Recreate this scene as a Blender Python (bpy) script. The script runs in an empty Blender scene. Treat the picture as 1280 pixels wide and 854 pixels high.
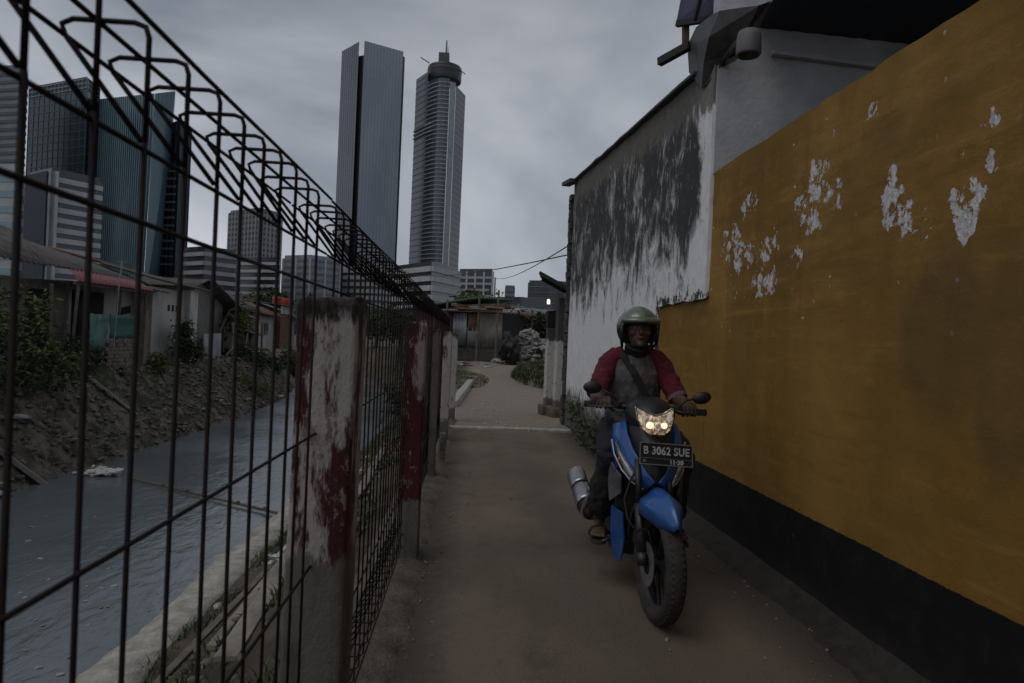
import bpy, bmesh, math, random
from mathutils import Vector, Matrix, Euler, noise
R = math.radians
SC = bpy.context.scene
COL = SC.collection
rnd = random.Random(7)

# ------------------------------------------------------------------ camera
CAM_H = 1.33; YAW = 3.35; ROLL = 2.4; FPX = 853.3
cam = bpy.data.cameras.new('camera'); camo = bpy.data.objects.new('camera', cam); COL.objects.link(camo)
cam.lens = 24.0; cam.sensor_width = 36.0; cam.clip_start = 0.02; cam.clip_end = 6000
CM = Matrix.Translation((0, 0, CAM_H)) @ Matrix.Rotation(R(-YAW), 4, 'Z') @ Matrix.Rotation(R(90), 4, 'X') @ Matrix.Rotation(R(ROLL), 4, 'Z')
camo.matrix_world = CM
cam.dof.use_dof = True; cam.dof.focus_distance = 5.0; cam.dof.aperture_fstop = 7.0
SC.camera = camo
SC.render.engine = 'CYCLES'
try:
    SC.cycles.use_denoising = True
    SC.cycles.max_bounces = 6; SC.cycles.diffuse_bounces = 3; SC.cycles.glossy_bounces = 3; SC.cycles.transmission_bounces = 4
    SC.cycles.caustics_reflective = False; SC.cycles.caustics_refractive = False
    SC.cycles.sample_clamp_indirect = 4
except Exception:
    pass

# ------------------------------------------------------------------ light
SUN_EL, SUN_AZ = 58.0, 235.0        # azimuth measured clockwise from +Y
world = bpy.data.worlds.new('World'); SC.world = world; world.use_nodes = True
wt = world.node_tree; wn = wt.nodes; wl = wt.links
wn.clear()
out = wn.new('ShaderNodeOutputWorld'); bg = wn.new('ShaderNodeBackground'); bg.inputs['Strength'].default_value = 0.1
sky = wn.new('ShaderNodeTexSky'); sky.sky_type = 'NISHITA'; sky.sun_disc = False
sky.sun_elevation = R(SUN_EL); sky.sun_rotation = R(SUN_AZ); sky.dust_density = 3.0
geo = wn.new('ShaderNodeTexCoord')
mp = wn.new('ShaderNodeMapping'); mp.inputs['Scale'].default_value = (1.0, 1.0, 2.1); mp.inputs['Location'].default_value = (3.1, 0.7, 0.4)
n1 = wn.new('ShaderNodeTexNoise'); n1.inputs['Scale'].default_value = 1.5; n1.inputs['Detail'].default_value = 5; n1.inputs['Roughness'].default_value = 0.5
n1.inputs['Distortion'].default_value = 0.55
wl.new(geo.outputs['Generated'], mp.inputs['Vector']); wl.new(mp.outputs['Vector'], n1.inputs['Vector'])
cr = wn.new('ShaderNodeValToRGB')
cr.color_ramp.elements[0].position = 0.36; cr.color_ramp.elements[0].color = (1.75, 2.02, 2.42, 1)
cr.color_ramp.elements[1].position = 0.64; cr.color_ramp.elements[1].color = (4.65, 4.86, 5.30, 1)
wl.new(n1.outputs['Fac'], cr.inputs['Fac'])
# the cloud deck is thinner (brighter) towards the horizon
sep = wn.new('ShaderNodeSeparateXYZ'); wl.new(geo.outputs['Generated'], sep.inputs[0])
mr = wn.new('ShaderNodeMapRange'); mr.inputs['From Min'].default_value = 0.0; mr.inputs['From Max'].default_value = 0.55
mr.inputs['To Min'].default_value = 1.30; mr.inputs['To Max'].default_value = 0.80
wl.new(sep.outputs['Z'], mr.inputs['Value'])
mul = wn.new('ShaderNodeVectorMath'); mul.operation = 'SCALE'
wl.new(cr.outputs['Color'], mul.inputs[0]); wl.new(mr.outputs['Result'], mul.inputs['Scale'])
mx = wn.new('ShaderNodeMixRGB'); mx.inputs['Fac'].default_value = 0.93
wl.new(sky.outputs['Color'], mx.inputs['Color1']); wl.new(mul.outputs['Vector'], mx.inputs['Color2'])
wl.new(mx.outputs['Color'], bg.inputs['Color']); wl.new(bg.outputs['Background'], out.inputs['Surface'])
sun = bpy.data.lights.new('sun', 'SUN'); suno = bpy.data.objects.new('sun', sun); COL.objects.link(suno)
sun.energy = 0.5; sun.angle = R(40); sun.color = (1.0, 0.96, 0.9)
_d = Vector((math.sin(R(SUN_AZ)) * math.cos(R(SUN_EL)), math.cos(R(SUN_AZ)) * math.cos(R(SUN_EL)), math.sin(R(SUN_EL))))
suno.rotation_euler = (-_d).to_track_quat('-Z', 'Y').to_euler()
SC.view_settings.view_transform = 'Standard'; SC.view_settings.look = 'None'
SC.view_settings.exposure = 0.0; SC.view_settings.gamma = 1.0; SC.view_settings.use_curve_mapping = False

# ------------------------------------------------------------------ measuring helpers (photo pixels, 1280 wide, to metres)
def ray(px, py):
    u = (px - 640) / FPX; v = (427 - py) / FPX
    return CM.to_3x3() @ Vector((u, v, -1.0))
CO = Vector((0, 0, CAM_H))
def P(px, py, zc): return CO + ray(px, py) * zc
def Pz(px, py, z=0.0):
    d = ray(px, py); return CO + d * ((z - CAM_H) / d.z)
def Px(px, py, X):
    d = ray(px, py); return CO + d * (X / d.x)
def hy(px): return 427 + (px - 640) * math.tan(R(ROLL))
def wall_x(y): return 1.86 - 0.0222 * y
def Pwall(px, py):
    d = ray(px, py); t = 1.86 / (d.x + 0.0222 * d.y); return CO + d * t

# ------------------------------------------------------------------ materials
MATS = {}
def mat(name, col, rough=0.7, var=0.25, scale=4.0, col2=None, bump=0.0, bscale=40.0, metal=0.0, spec=0.5, stretch=(1, 1, 1), emit=None, estr=0.0, coat=0.0, detail=6.0):
    """A Principled material whose colour wanders between two tones with noise, and whose roughness and bump follow finer noise."""
    if name in MATS: return MATS[name]
    m = bpy.data.materials.new(name); m.use_nodes = True; nt = m.node_tree; N = nt.nodes; L = nt.links
    b = N['Principled BSDF']
    tc = N.new('ShaderNodeTexCoord'); mp = N.new('ShaderNodeMapping'); mp.inputs['Scale'].default_value = stretch
    L.new(tc.outputs['Object'], mp.inputs['Vector'])
    nz = N.new('ShaderNodeTexNoise'); nz.inputs['Scale'].default_value = scale; nz.inputs['Detail'].default_value = detail; nz.inputs['Roughness'].default_value = 0.62
    L.new(mp.outputs['Vector'], nz.inputs['Vector'])
    ra = N.new('ShaderNodeValToRGB'); ra.color_ramp.elements[0].position = 0.32; ra.color_ramp.elements[1].position = 0.68
    c2 = col2 or tuple(c * (1 - var) for c in col); c1 = tuple(min(1, c * (1 + var * 0.6)) for c in col) if not col2 else col
    ra.color_ramp.elements[0].color = (*c2, 1); ra.color_ramp.elements[1].color = (*c1, 1)
    L.new(nz.outputs['Fac'], ra.inputs['Fac']); L.new(ra.outputs['Color'], b.inputs['Base Color'])
    rr = N.new('ShaderNodeMapRange'); rr.inputs['To Min'].default_value = max(0.02, rough - 0.1); rr.inputs['To Max'].default_value = min(1, rough + 0.1)
    L.new(nz.outputs['Fac'], rr.inputs['Value']); L.new(rr.outputs['Result'], b.inputs['Roughness'])
    b.inputs['Metallic'].default_value = metal; b.inputs['Specular IOR Level'].default_value = spec
    if coat: b.inputs['Coat Weight'].default_value = coat; b.inputs['Coat Roughness'].default_value = 0.08
    if bump:
        nb = N.new('ShaderNodeTexNoise'); nb.inputs['Scale'].default_value = bscale; nb.inputs['Detail'].default_value = 5
        L.new(tc.outputs['Object'], nb.inputs['Vector'])
        bp = N.new('ShaderNodeBump'); bp.inputs['Strength'].default_value = bump; bp.inputs['Distance'].default_value = 0.02
        L.new(nb.outputs['Fac'], bp.inputs['Height']); L.new(bp.outputs['Normal'], b.inputs['Normal'])
    if emit: b.inputs['Emission Color'].default_value = (*emit, 1); b.inputs['Emission Strength'].default_value = estr
    MATS[name] = m; return m

class G:
    """Small node-graph writer used for the layered wall and ground materials."""
    def __init__(s, name):
        s.m = bpy.data.materials.new(name); s.m.use_nodes = True; s.N = s.m.node_tree.nodes; s.L = s.m.node_tree.links
        s.b = s.N['Principled BSDF']; s.tc = s.N.new('ShaderNodeTexCoord'); s.P = s.tc.outputs['Object']
        s.sx = s.N.new('ShaderNodeSeparateXYZ'); s.L.new(s.P, s.sx.inputs[0])
        s.x, s.y, s.z = s.sx.outputs
    def put(s, sock, v):
        if hasattr(v, 'is_linked') or isinstance(v, bpy.types.NodeSocket): s.L.new(v, sock)
        elif isinstance(v, (tuple, list)) and len(v) == 3 and sock.type == 'RGBA': sock.default_value = (*v, 1)
        else: sock.default_value = v
    def noise(s, scale, detail=5, rough=0.6, st=(1, 1, 1), loc=(0, 0, 0), dist=0.0):
        mp = s.N.new('ShaderNodeMapping'); mp.inputs['Scale'].default_value = st; mp.inputs['Location'].default_value = loc; s.L.new(s.P, mp.inputs['Vector'])
        n = s.N.new('ShaderNodeTexNoise'); n.inputs['Scale'].default_value = scale; n.inputs['Detail'].default_value = detail; n.inputs['Roughness'].default_value = rough
        n.inputs['Distortion'].default_value = dist
        s.L.new(mp.outputs['Vector'], n.inputs['Vector']); return n.outputs['Fac']
    def vor(s, scale, st=(1, 1, 1), feature='F1'):
        mp = s.N.new('ShaderNodeMapping'); mp.inputs['Scale'].default_value = st; s.L.new(s.P, mp.inputs['Vector'])
        n = s.N.new('ShaderNodeTexVoronoi'); n.feature = feature; n.inputs['Scale'].default_value = scale; s.L.new(mp.outputs['Vector'], n.inputs['Vector'])
        return n.outputs['Distance']
    def cells(s, scale, warp, st=(1, 1, 1)):
        """random grey per chip-shaped cell, and distance from the chip's middle; the cells' edges are frayed by noise"""
        mp = s.N.new('ShaderNodeMapping'); mp.inputs['Scale'].default_value = st; s.L.new(s.P, mp.inputs['Vector'])
        nz = s.N.new('ShaderNodeTexNoise'); nz.inputs['Scale'].default_value = scale * 0.9; nz.inputs['Detail'].default_value = 6; nz.inputs['Roughness'].default_value = 0.75; s.L.new(mp.outputs['Vector'], nz.inputs['Vector'])
        sc = s.N.new('ShaderNodeVectorMath'); sc.operation = 'SCALE'; s.L.new(nz.outputs['Color'], sc.inputs[0]); sc.inputs['Scale'].default_value = warp
        ad = s.N.new('ShaderNodeVectorMath'); ad.operation = 'ADD'; s.L.new(mp.outputs['Vector'], ad.inputs[0]); s.L.new(sc.outputs[0], ad.inputs[1])
        v = s.N.new('ShaderNodeTexVoronoi'); v.inputs['Scale'].default_value = scale; s.L.new(ad.outputs[0], v.inputs['Vector'])
        b = s.N.new('ShaderNodeSeparateColor'); s.L.new(v.outputs['Color'], b.inputs[0]); return b.outputs[0], v.outputs['Distance']
    def math(s, op, a, b=0.0, c=None):
        n = s.N.new('ShaderNodeMath'); n.operation = op; s.put(n.inputs[0], a); s.put(n.inputs[1], b)
        if c is not None: s.put(n.inputs[2], c)
        return n.outputs[0]
    def step(s, v, lo, hi, a=0.0, b=1.0):
        n = s.N.new('ShaderNodeMapRange'); n.interpolation_type = 'SMOOTHSTEP'; s.put(n.inputs['Value'], v)
        n.inputs['From Min'].default_value = lo; n.inputs['From Max'].default_value = hi; n.inputs['To Min'].default_value = a; n.inputs['To Max'].default_value = b
        return n.outputs[0]
    def mix(s, f, a, b):
        n = s.N.new('ShaderNodeMixRGB'); s.put(n.inputs['Fac'], f); s.put(n.inputs['Color1'], a); s.put(n.inputs['Color2'], b); return n.outputs[0]
    def warped(s, scale, amount):
        """the position pushed about by noise, for ragged outlines"""
        n = s.N.new('ShaderNodeTexNoise'); n.inputs['Scale'].default_value = scale; n.inputs['Detail'].default_value = 5; n.inputs['Roughness'].default_value = 0.7; s.L.new(s.P, n.inputs['Vector'])
        a = s.N.new('ShaderNodeVectorMath'); a.operation = 'SUBTRACT'; s.L.new(n.outputs['Color'], a.inputs[0]); a.inputs[1].default_value = (0.5, 0.5, 0.5)
        m = s.N.new('ShaderNodeVectorMath'); m.operation = 'SCALE'; s.L.new(a.outputs[0], m.inputs[0]); m.inputs['Scale'].default_value = amount
        d = s.N.new('ShaderNodeVectorMath'); d.operation = 'ADD'; s.L.new(s.P, d.inputs[0]); s.L.new(m.outputs[0], d.inputs[1]); return d.outputs[0]
    def ell(s, c, r, pos=None):
        """1 in the middle of an ellipsoid, 0 at its edge"""
        a = s.N.new('ShaderNodeVectorMath'); a.operation = 'SUBTRACT'; s.L.new(pos or s.P, a.inputs[0]); a.inputs[1].default_value = c
        d = s.N.new('ShaderNodeVectorMath'); d.operation = 'DIVIDE'; s.L.new(a.outputs[0], d.inputs[0]); d.inputs[1].default_value = r
        l = s.N.new('ShaderNodeVectorMath'); l.operation = 'LENGTH'; s.L.new(d.outputs[0], l.inputs[0])
        n = s.N.new('ShaderNodeMapRange'); s.L.new(l.outputs['Value'], n.inputs['Value']); n.inputs['To Min'].default_value = 1.0; n.inputs['To Max'].default_value = 0.0
        return n.outputs[0]
    def done(s, col, rough=0.8, height=None, bstr=0.3, bdist=0.02, spec=0.4):
        s.put(s.b.inputs['Base Color'], col); s.put(s.b.inputs['Roughness'], rough); s.b.inputs['Specular IOR Level'].default_value = spec
        if height is not None:
            bp = s.N.new('ShaderNodeBump'); bp.inputs['Strength'].default_value = bstr; bp.inputs['Distance'].default_value = bdist
            s.L.new(height, bp.inputs['Height']); s.L.new(bp.outputs['Normal'], s.b.inputs['Normal'])
        return s.m

# ------------------------------------------------------------------ mesh helpers
class MB:
    def __init__(s): s.v = []; s.f = []
    def add(s, vs, fs):
        o = len(s.v); s.v += [tuple(v) for v in vs]; s.f += [tuple(i + o for i in f) for f in fs]; return s
    def box(s, c, d, rot=None):
        x, y, z = d[0] / 2, d[1] / 2, d[2] / 2
        vs = [Vector(p) for p in ((-x, -y, -z), (x, -y, -z), (x, y, -z), (-x, y, -z), (-x, -y, z), (x, -y, z), (x, y, z), (-x, y, z))]
        if rot is not None:
            M = rot.to_3x3() if isinstance(rot, Matrix) else Euler(rot).to_matrix(); vs = [M @ v for v in vs]
        return s.add([v + Vector(c) for v in vs], [(0, 3, 2, 1), (4, 5, 6, 7), (0, 1, 5, 4), (1, 2, 6, 5), (2, 3, 7, 6), (3, 0, 4, 7)])
    def bar(s, a, b, w, h, up=(0, 0, 1)):
        """rectangular bar from a to b"""
        a, b = Vector(a), Vector(b); d = b - a; L = d.length; d.normalize(); u = Vector(up)
        if abs(d.dot(u)) > 0.98: u = Vector((1, 0, 0))
        sd = d.cross(u).normalized(); u = sd.cross(d)
        M = Matrix((sd, d, u)).transposed()
        return s.box((a + b) / 2, (w, L, h), M)
    def tube(s, pts, r, n=8, cap=True, flat=1.0, up=(0, 0, 1)):
        pts = [Vector(p) for p in pts]; k = len(pts); rs = r if isinstance(r, (list, tuple)) else [r] * k
        rings = []; pn = None
        for i, p in enumerate(pts):
            t = (pts[min(i + 1, k - 1)] - pts[max(i - 1, 0)]).normalized()
            if pn is None:
                u = Vector(up)
                if abs(t.dot(u)) > 0.95: u = Vector((1, 0, 0.01)).normalized()
                nn = (u - t * u.dot(t)).normalized()
            else:
                nn = (pn - t * pn.dot(t)).normalized()
            pn = nn; bb = t.cross(nn)
            rr = rs[i]; ra, rb = (rr if isinstance(rr, tuple) else (rr * flat, rr))
            rings.append([p + nn * math.cos(2 * math.pi * j / n) * ra + bb * math.sin(2 * math.pi * j / n) * rb for j in range(n)])
        return s.loft(rings, cap)
    def loft(s, rings, cap=True):
        n = len(rings[0]); vs = [v for r in rings for v in r]; fs = []
        for i in range(len(rings) - 1):
            for j in range(n):
                fs.append((i * n + j, i * n + (j + 1) % n, (i + 1) * n + (j + 1) % n, (i + 1) * n + j))
        if cap: fs += [tuple(range(n - 1, -1, -1)), tuple(range((len(rings) - 1) * n, len(rings) * n))]
        return s.add(vs, fs)
    def ell(s, c, r, nu=16, nv=10, rot=None):
        rings = []; c = Vector(c); M = Euler(rot).to_matrix() if rot else Matrix.Identity(3)
        for i in range(1, nv):
            a = math.pi * i / nv
            rings.append([c + M @ Vector((r[0] * math.sin(a) * math.cos(2 * math.pi * j / nu), r[1] * math.sin(a) * math.sin(2 * math.pi * j / nu), -r[2] * math.cos(a))) for j in range(nu)])
        return s.loft(rings, True)
    def lathe(s, prof, c, axis='Y', n=32, closed=False):
        """profile (radius, along-axis) turned about an axis through c"""
        rings = []
        for j in range(n):
            a = 2 * math.pi * j / n
            ring = []
            for (r, t) in prof:
                ring.append(Vector(c) + (Vector((r * math.cos(a), t, r * math.sin(a))) if axis == 'Y' else Vector((r * math.cos(a), r * math.sin(a), t)) if axis == 'Z' else Vector((t, r * math.cos(a), r * math.sin(a)))))
            rings.append(ring)
        k = len(prof); vs = [v for r in rings for v in r]; fs = []
        for j in range(n):
            for i in range(k if closed else k - 1):
                fs.append((j * k + i, j * k + (i + 1) % k, ((j + 1) % n) * k + (i + 1) % k, ((j + 1) % n) * k + i))
        return s.add(vs, fs)
    def prism(s, poly, z0, z1):
        n = len(poly); vs = [(x, y, z0) for x, y in poly] + [(x, y, z1) for x, y in poly]
        return s.add(vs, [tuple(range(n - 1, -1, -1)), tuple(range(n, 2 * n))] + [(i, (i + 1) % n, n + (i + 1) % n, n + i) for i in range(n)])
    def slab(s, quad, t, nrm=None):
        """a plate with thickness t along its normal from corner points"""
        q = [Vector(p) for p in quad]; n = nrm or (q[1] - q[0]).cross(q[2] - q[0]).normalized(); n = Vector(n)
        k = len(q); vs = q + [p + n * t for p in q]
        return s.add(vs, [tuple(range(k - 1, -1, -1)), tuple(range(k, 2 * k))] + [(i, (i + 1) % k, k + (i + 1) % k, k + i) for i in range(k)])
    def build(s, name, m, parent=None, smooth=False, bevel=0.0, sub=0, solid=0.0, seg=2):
        me = bpy.data.meshes.new(name); me.from_pydata(s.v, [], s.f); me.materials.append(m)
        bm = bmesh.new(); bm.from_mesh(me); bmesh.ops.recalc_face_normals(bm, faces=bm.faces); bm.to_mesh(me); bm.free()
        o = bpy.data.objects.new(name, me); COL.objects.link(o)
        if parent: o.parent = parent
        if smooth:
            for p in me.polygons: p.use_smooth = True
        if solid: md = o.modifiers.new('solid', 'SOLIDIFY'); md.thickness = solid; md.offset = 0
        if bevel: md = o.modifiers.new('bevel', 'BEVEL'); md.width = bevel; md.segments = seg; md.limit_method = 'ANGLE'; md.angle_limit = R(40)
        if sub: md = o.modifiers.new('sub', 'SUBSURF'); md.levels = sub; md.render_levels = sub
        return o

def bake(o, name=None):
    """turn an object's modifiers into mesh data"""
    dg = bpy.context.evaluated_depsgraph_get(); dg.update()
    me = bpy.data.meshes.new_from_object(o.evaluated_get(dg)); o.modifiers.clear(); o.data = me; return o
def remesh(o, vox, smooth=3, fac=0.5):
    md = o.modifiers.new('rm', 'REMESH'); md.mode = 'VOXEL'; md.voxel_size = vox; md.use_smooth_shade = True
    ms = o.modifiers.new('sm', 'SMOOTH'); ms.iterations = smooth; ms.factor = fac
    return bake(o)
def tag(o, label=None, cat=None, group=None, kind=None):
    if label: o['label'] = label
    if cat: o['category'] = cat
    if group: o['group'] = group
    if kind: o['kind'] = kind
    return o
def thing(name, label, cat, loc=(0, 0, 0), rz=0.0, group=None):
    o = bpy.data.objects.new(name, None); COL.objects.link(o); o.location = loc; o.rotation_euler = (0, 0, rz); o.empty_display_size = 0.1
    return tag(o, label, cat, group)
def copy_thing(o, loc, rz, label):
    c = o.copy(); COL.objects.link(c); c.location = loc; c.rotation_euler = (0, 0, rz); c['label'] = label
    for ch in list(o.children):
        d = ch.copy(); COL.objects.link(d); d.parent = c
        for g in ch.children:
            e = g.copy(); COL.objects.link(e); e.parent = d
    return c
def fbm(x, y, z=0.0, o=4): return noise.fractal(Vector((x, y, z)), 1.0, 2.0, o)
def sstep(a, b, x):
    t = min(1, max(0, (x - a) / (b - a))); return t * t * (3 - 2 * t)
# ================================================================== SETTING: ground, water, path
WATER_Z = -1.97
def bend(y):
    if y < 24: return 0.0
    if y < 50: return -0.006 * (y - 24) ** 2
    return -4.056 - 0.312 * (y - 50)
def rise(y): return 0.40 * sstep(12, 32, y)
def ground_z(x, y):
    u = x - bend(y); g = rise(y)
    end = 1.0 - sstep(95, 130, y)                    # the canal is lost from sight further on
    if u > -0.62: z = g - 0.02
    elif u > -2.85: z = g - 0.02 - (1.78 + g) * sstep(-0.5, -2.9, u) * 1.0 * end
    elif u > -3.3: z = (-2.02) * end + g * (1 - end)
    elif u > -3.5: z = -1.8 * end - (-3.3 - u) * 4 * end
    elif u > -8.2: z = -2.6 * end
    elif u > -10.6: z = (-2.5 + 2.5 * (-8.2 - u) / 2.4) * end
    else: z = 0.0
    n = 0.0
    if u < -0.6: n = 0.09 * fbm(x * 1.3, y * 1.3, 1.0) + (0.02 if u > -4 else 0.05) * fbm(x * 5, y * 5, 3.0)
    elif y > 10.4: n = 0.03 * fbm(x * 1.1, y * 1.1, 2.0) + 0.015 * fbm(x * 4, y * 4, 2.0)
    else: n = -0.02
    if u < -3.3 and u > -8.2: n = 0
    if -10.7 < u < -8.2: n = n * 2.2 + 0.10 * max(0, fbm(x * 2.6, y * 2.6, 9.0)) + 0.05 * abs(fbm(x * 8, y * 8, 4.0))
    return z + n
def axis_vals(segs):
    out = []
    for a, b, st in segs:
        k = max(1, round((b - a) / st)); out += [a + (b - a) * i / k for i in range(k)]
    return out + [segs[-1][1]]
gx = axis_vals([(-3000, -60, 600), (-60, -24, 4), (-24, -13, 0.8), (-13, -8, 0.16), (-8, -3.6, 0.7), (-3.6, -0.5, 0.13), (-0.5, 4, 0.35), (4, 24, 4), (24, 3000, 600)])
gy = axis_vals([(-60, -4, 8), (-4, 14, 0.3), (14, 48, 0.34), (48, 130, 3), (130, 400, 30), (400, 4000, 400)])
mb = MB(); nx = len(gx)
mb.add([(x, y, ground_z(x, y)) for y in gy for x in gx], [(j * nx + i, j * nx + i + 1, (j + 1) * nx + i + 1, (j + 1) * nx + i) for j in range(len(gy) - 1) for i in range(nx - 1)])
g = G('ground_soil')
a = g.noise(1.4, 8, 0.65); b = g.noise(9, 6, 0.7); c = g.noise(0.5, 4)
col = g.mix(g.step(a, 0.4, 0.62), (0.050, 0.039, 0.030), (0.105, 0.086, 0.069))
col = g.mix(g.step(b, 0.55, 0.7, 0, 0.65), col, (0.05, 0.042, 0.035))
col = g.mix(g.math('MULTIPLY', g.step(c, 0.5, 0.62), g.step(b, 0.3, 0.6)), col, (0.052, 0.066, 0.026))
fb = g.math('MULTIPLY', g.step(g.x, -7.6, -8.6), g.step(g.noise(2.3, 6, 0.7, (1, 1, 1), (5, 0, 2)), 0.42, 0.60))
col = g.mix(g.math('MULTIPLY', fb, 0.8), col, g.mix(b, (0.10, 0.085, 0.07), (0.27, 0.235, 0.195)))
# worn track beyond the concrete path
trk = g.math('MULTIPLY', g.step(g.y, 10.0, 10.6), g.step(g.math('ABSOLUTE', g.math('SUBTRACT', g.x, g.math('MULTIPLY_ADD', g.math('MAXIMUM', g.math('SUBTRACT', g.y, 12.0), 0.0), 0.035, 0.62))), 1.5, 0.9))
col = g.mix(trk, col, g.mix(b, (0.185, 0.150, 0.118), (0.32, 0.27, 0.22)))
gm = g.done(col, 0.92, g.math('ADD', b, a), 0.6, 0.05, 0.2)
tag(mb.build('ground', gm, smooth=True), kind='structure')

# canal water
mb = MB(); wy = axis_vals([(-40, 24, 8), (24, 60, 2), (60, 125, 5)])
vs = []; fs = []
for y in wy: vs += [(bend(y) - 9.6, y, WATER_Z), (bend(y) - 2.6, y, WATER_Z)]
fs = [(2 * i, 2 * i + 1, 2 * i + 3, 2 * i + 2) for i in range(len(wy) - 1)]
mb.add(vs, fs)
g = G('canal_water')
w1 = g.noise(2.2, 4, 0.55, (1.0, 0.45, 1), dist=0.6); w2 = g.noise(7.0, 4, 0.6, (1, 0.5, 1), dist=0.4); w3 = g.noise(0.35, 3, 0.5)
col = g.mix(w3, (0.092, 0.110, 0.122), (0.142, 0.163, 0.176))
hgt = g.math('ADD', w1, g.math('MULTIPLY', w2, 0.45))
wm = g.done(col, g.step(w3, 0.35, 0.65, 0.12, 0.26), hgt, 0.5, 0.05, 0.75)
tag(mb.build('canal_water', wm), kind='structure')

# concrete path slab
mb = MB(); py_ = axis_vals([(-5, 10.15, 0.25)]); px_ = 14
vs = []
for y in py_:
    l = -0.255 + 0.02 * fbm(y * 1.7, 3.0); r_ = wall_x(y) + 0.01
    for i in range(px_ + 1):
        x = l + (r_ - l) * i / px_
        vs.append((x, y, 0.008 * fbm(x * 1.2, y * 0.8, 5.0) - 0.012 * (1 if i == 0 else 0)))
n_ = px_ + 1
mb.add(vs, [(j * n_ + i, j * n_ + i + 1, (j + 1) * n_ + i + 1, (j + 1) * n_ + i) for j in range(len(py_) - 1) for i in range(px_)])
g = G('path_concrete')
a = g.noise(1.1, 7, 0.6, (1, 0.5, 1)); b = g.noise(14, 6, 0.7); c = g.noise(120, 3, 0.6); d = g.noise(0.7, 4, 0.5, (1.0, 0.35, 1), (7, 2, 0))
col = g.mix(g.step(a, 0.35, 0.66), (0.138, 0.104, 0.078), (0.21, 0.162, 0.122))
col = g.mix(g.step(b, 0.52, 0.72, 0, 0.4), col, (0.0990, 0.0705, 0.0484))
col = g.mix(g.step(d, 0.55, 0.68, 0, 0.35), col, (0.2625, 0.1955, 0.1386))
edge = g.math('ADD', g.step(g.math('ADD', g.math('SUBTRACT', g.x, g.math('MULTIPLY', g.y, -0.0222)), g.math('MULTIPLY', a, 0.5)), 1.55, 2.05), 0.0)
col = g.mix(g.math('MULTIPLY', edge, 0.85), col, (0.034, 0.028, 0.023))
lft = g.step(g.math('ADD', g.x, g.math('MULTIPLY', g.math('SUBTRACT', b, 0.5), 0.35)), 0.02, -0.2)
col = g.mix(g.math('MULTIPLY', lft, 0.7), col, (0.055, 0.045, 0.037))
cj = g.step(g.math('ABSOLUTE', g.math('SUBTRACT', g.math('FRACT', g.math('DIVIDE', g.y, 3.4)), 0.63)), 0.0045, 0.0015)
crk = g.step(g.vor(0.9, (1.2, 0.5, 1), 'DISTANCE_TO_EDGE'), 0.010, 0.002)
col = g.mix(g.math('MAXIMUM', g.math('MULTIPLY', cj, 0.12), g.math('MULTIPLY', crk, 0.05)), col, (0.04, 0.033, 0.028))
spk = g.noise(190, 4, 0.75); spk2 = g.noise(60, 5, 0.8)
col = g.mix(g.step(spk, 0.56, 0.66, 0, 0.55), col, (0.30, 0.255, 0.22)); col = g.mix(g.step(spk2, 0.56, 0.68, 0, 0.55), col, (0.055, 0.044, 0.036))
st_ = g.noise(3.4, 6, 0.7, (1, 0.6, 1), (4, 4, 0)); col = g.mix(g.step(st_, 0.58, 0.66, 0, 0.35), col, (0.075, 0.060, 0.050))
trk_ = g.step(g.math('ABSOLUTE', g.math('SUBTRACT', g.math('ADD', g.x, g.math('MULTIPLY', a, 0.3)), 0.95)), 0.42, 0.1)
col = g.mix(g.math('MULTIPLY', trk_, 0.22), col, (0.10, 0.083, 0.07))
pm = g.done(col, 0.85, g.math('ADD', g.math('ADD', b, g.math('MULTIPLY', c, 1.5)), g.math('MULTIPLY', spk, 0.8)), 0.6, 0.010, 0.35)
tag(mb.build('path', pm, smooth=True), kind='structure')

# pale concrete edge across the end of the slab
mb = MB(); x0 = -0.3
while x0 < 1.55:
    x1 = min(1.62, x0 + 0.62); mb.box(((x0 + x1) / 2, 10.26 + 0.012 * fbm(x0 * 3, 1), -0.012 + 0.006 * fbm(x0, 9)), (x1 - x0 - 0.012, 0.17, 0.09)); x0 = x1
kerb_m = mat('kerb_concrete', (0.40, 0.37, 0.33), 0.85, 0.35, 9, bump=0.5, bscale=60)
tag(mb.build('path_end_kerb', kerb_m, bevel=0.012), kind='structure')

# rough strip of mortar the fence stands in
mb = MB(); ys = axis_vals([(-3, 11.6, 0.10)]); vs = []
for y in ys:
    e = 0.028 * fbm(y * 2.6, 1.3) + 0.018 * fbm(y * 9, 4.3); h = 0.034 + 0.012 * fbm(y * 2.1, 7.7)
    for (x, z) in ((-0.62, -0.25), (-0.58, h * 0.7), (-0.48, h + 0.02 * fbm(y * 6, 1)), (-0.37, h + 0.03 * fbm(y * 7, 2)), (-0.30 + e, h * 0.9 + 0.02 * fbm(y * 8, 3)), (-0.265 + e, 0.018), (-0.21 + e * 1.5, -0.02)):
        vs.append((x, y, z))
mb.add(vs, [(j * 7 + i, j * 7 + i + 1, (j + 1) * 7 + i + 1, (j + 1) * 7 + i) for j in range(len(ys) - 1) for i in range(6)])
mort_m = mat('mortar', (0.1365, 0.1125, 0.0885), 0.93, 0.5, 7, bump=0.9, bscale=45)
tag(mb.build('path_kerb', mort_m, smooth=True), kind='structure')

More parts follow.
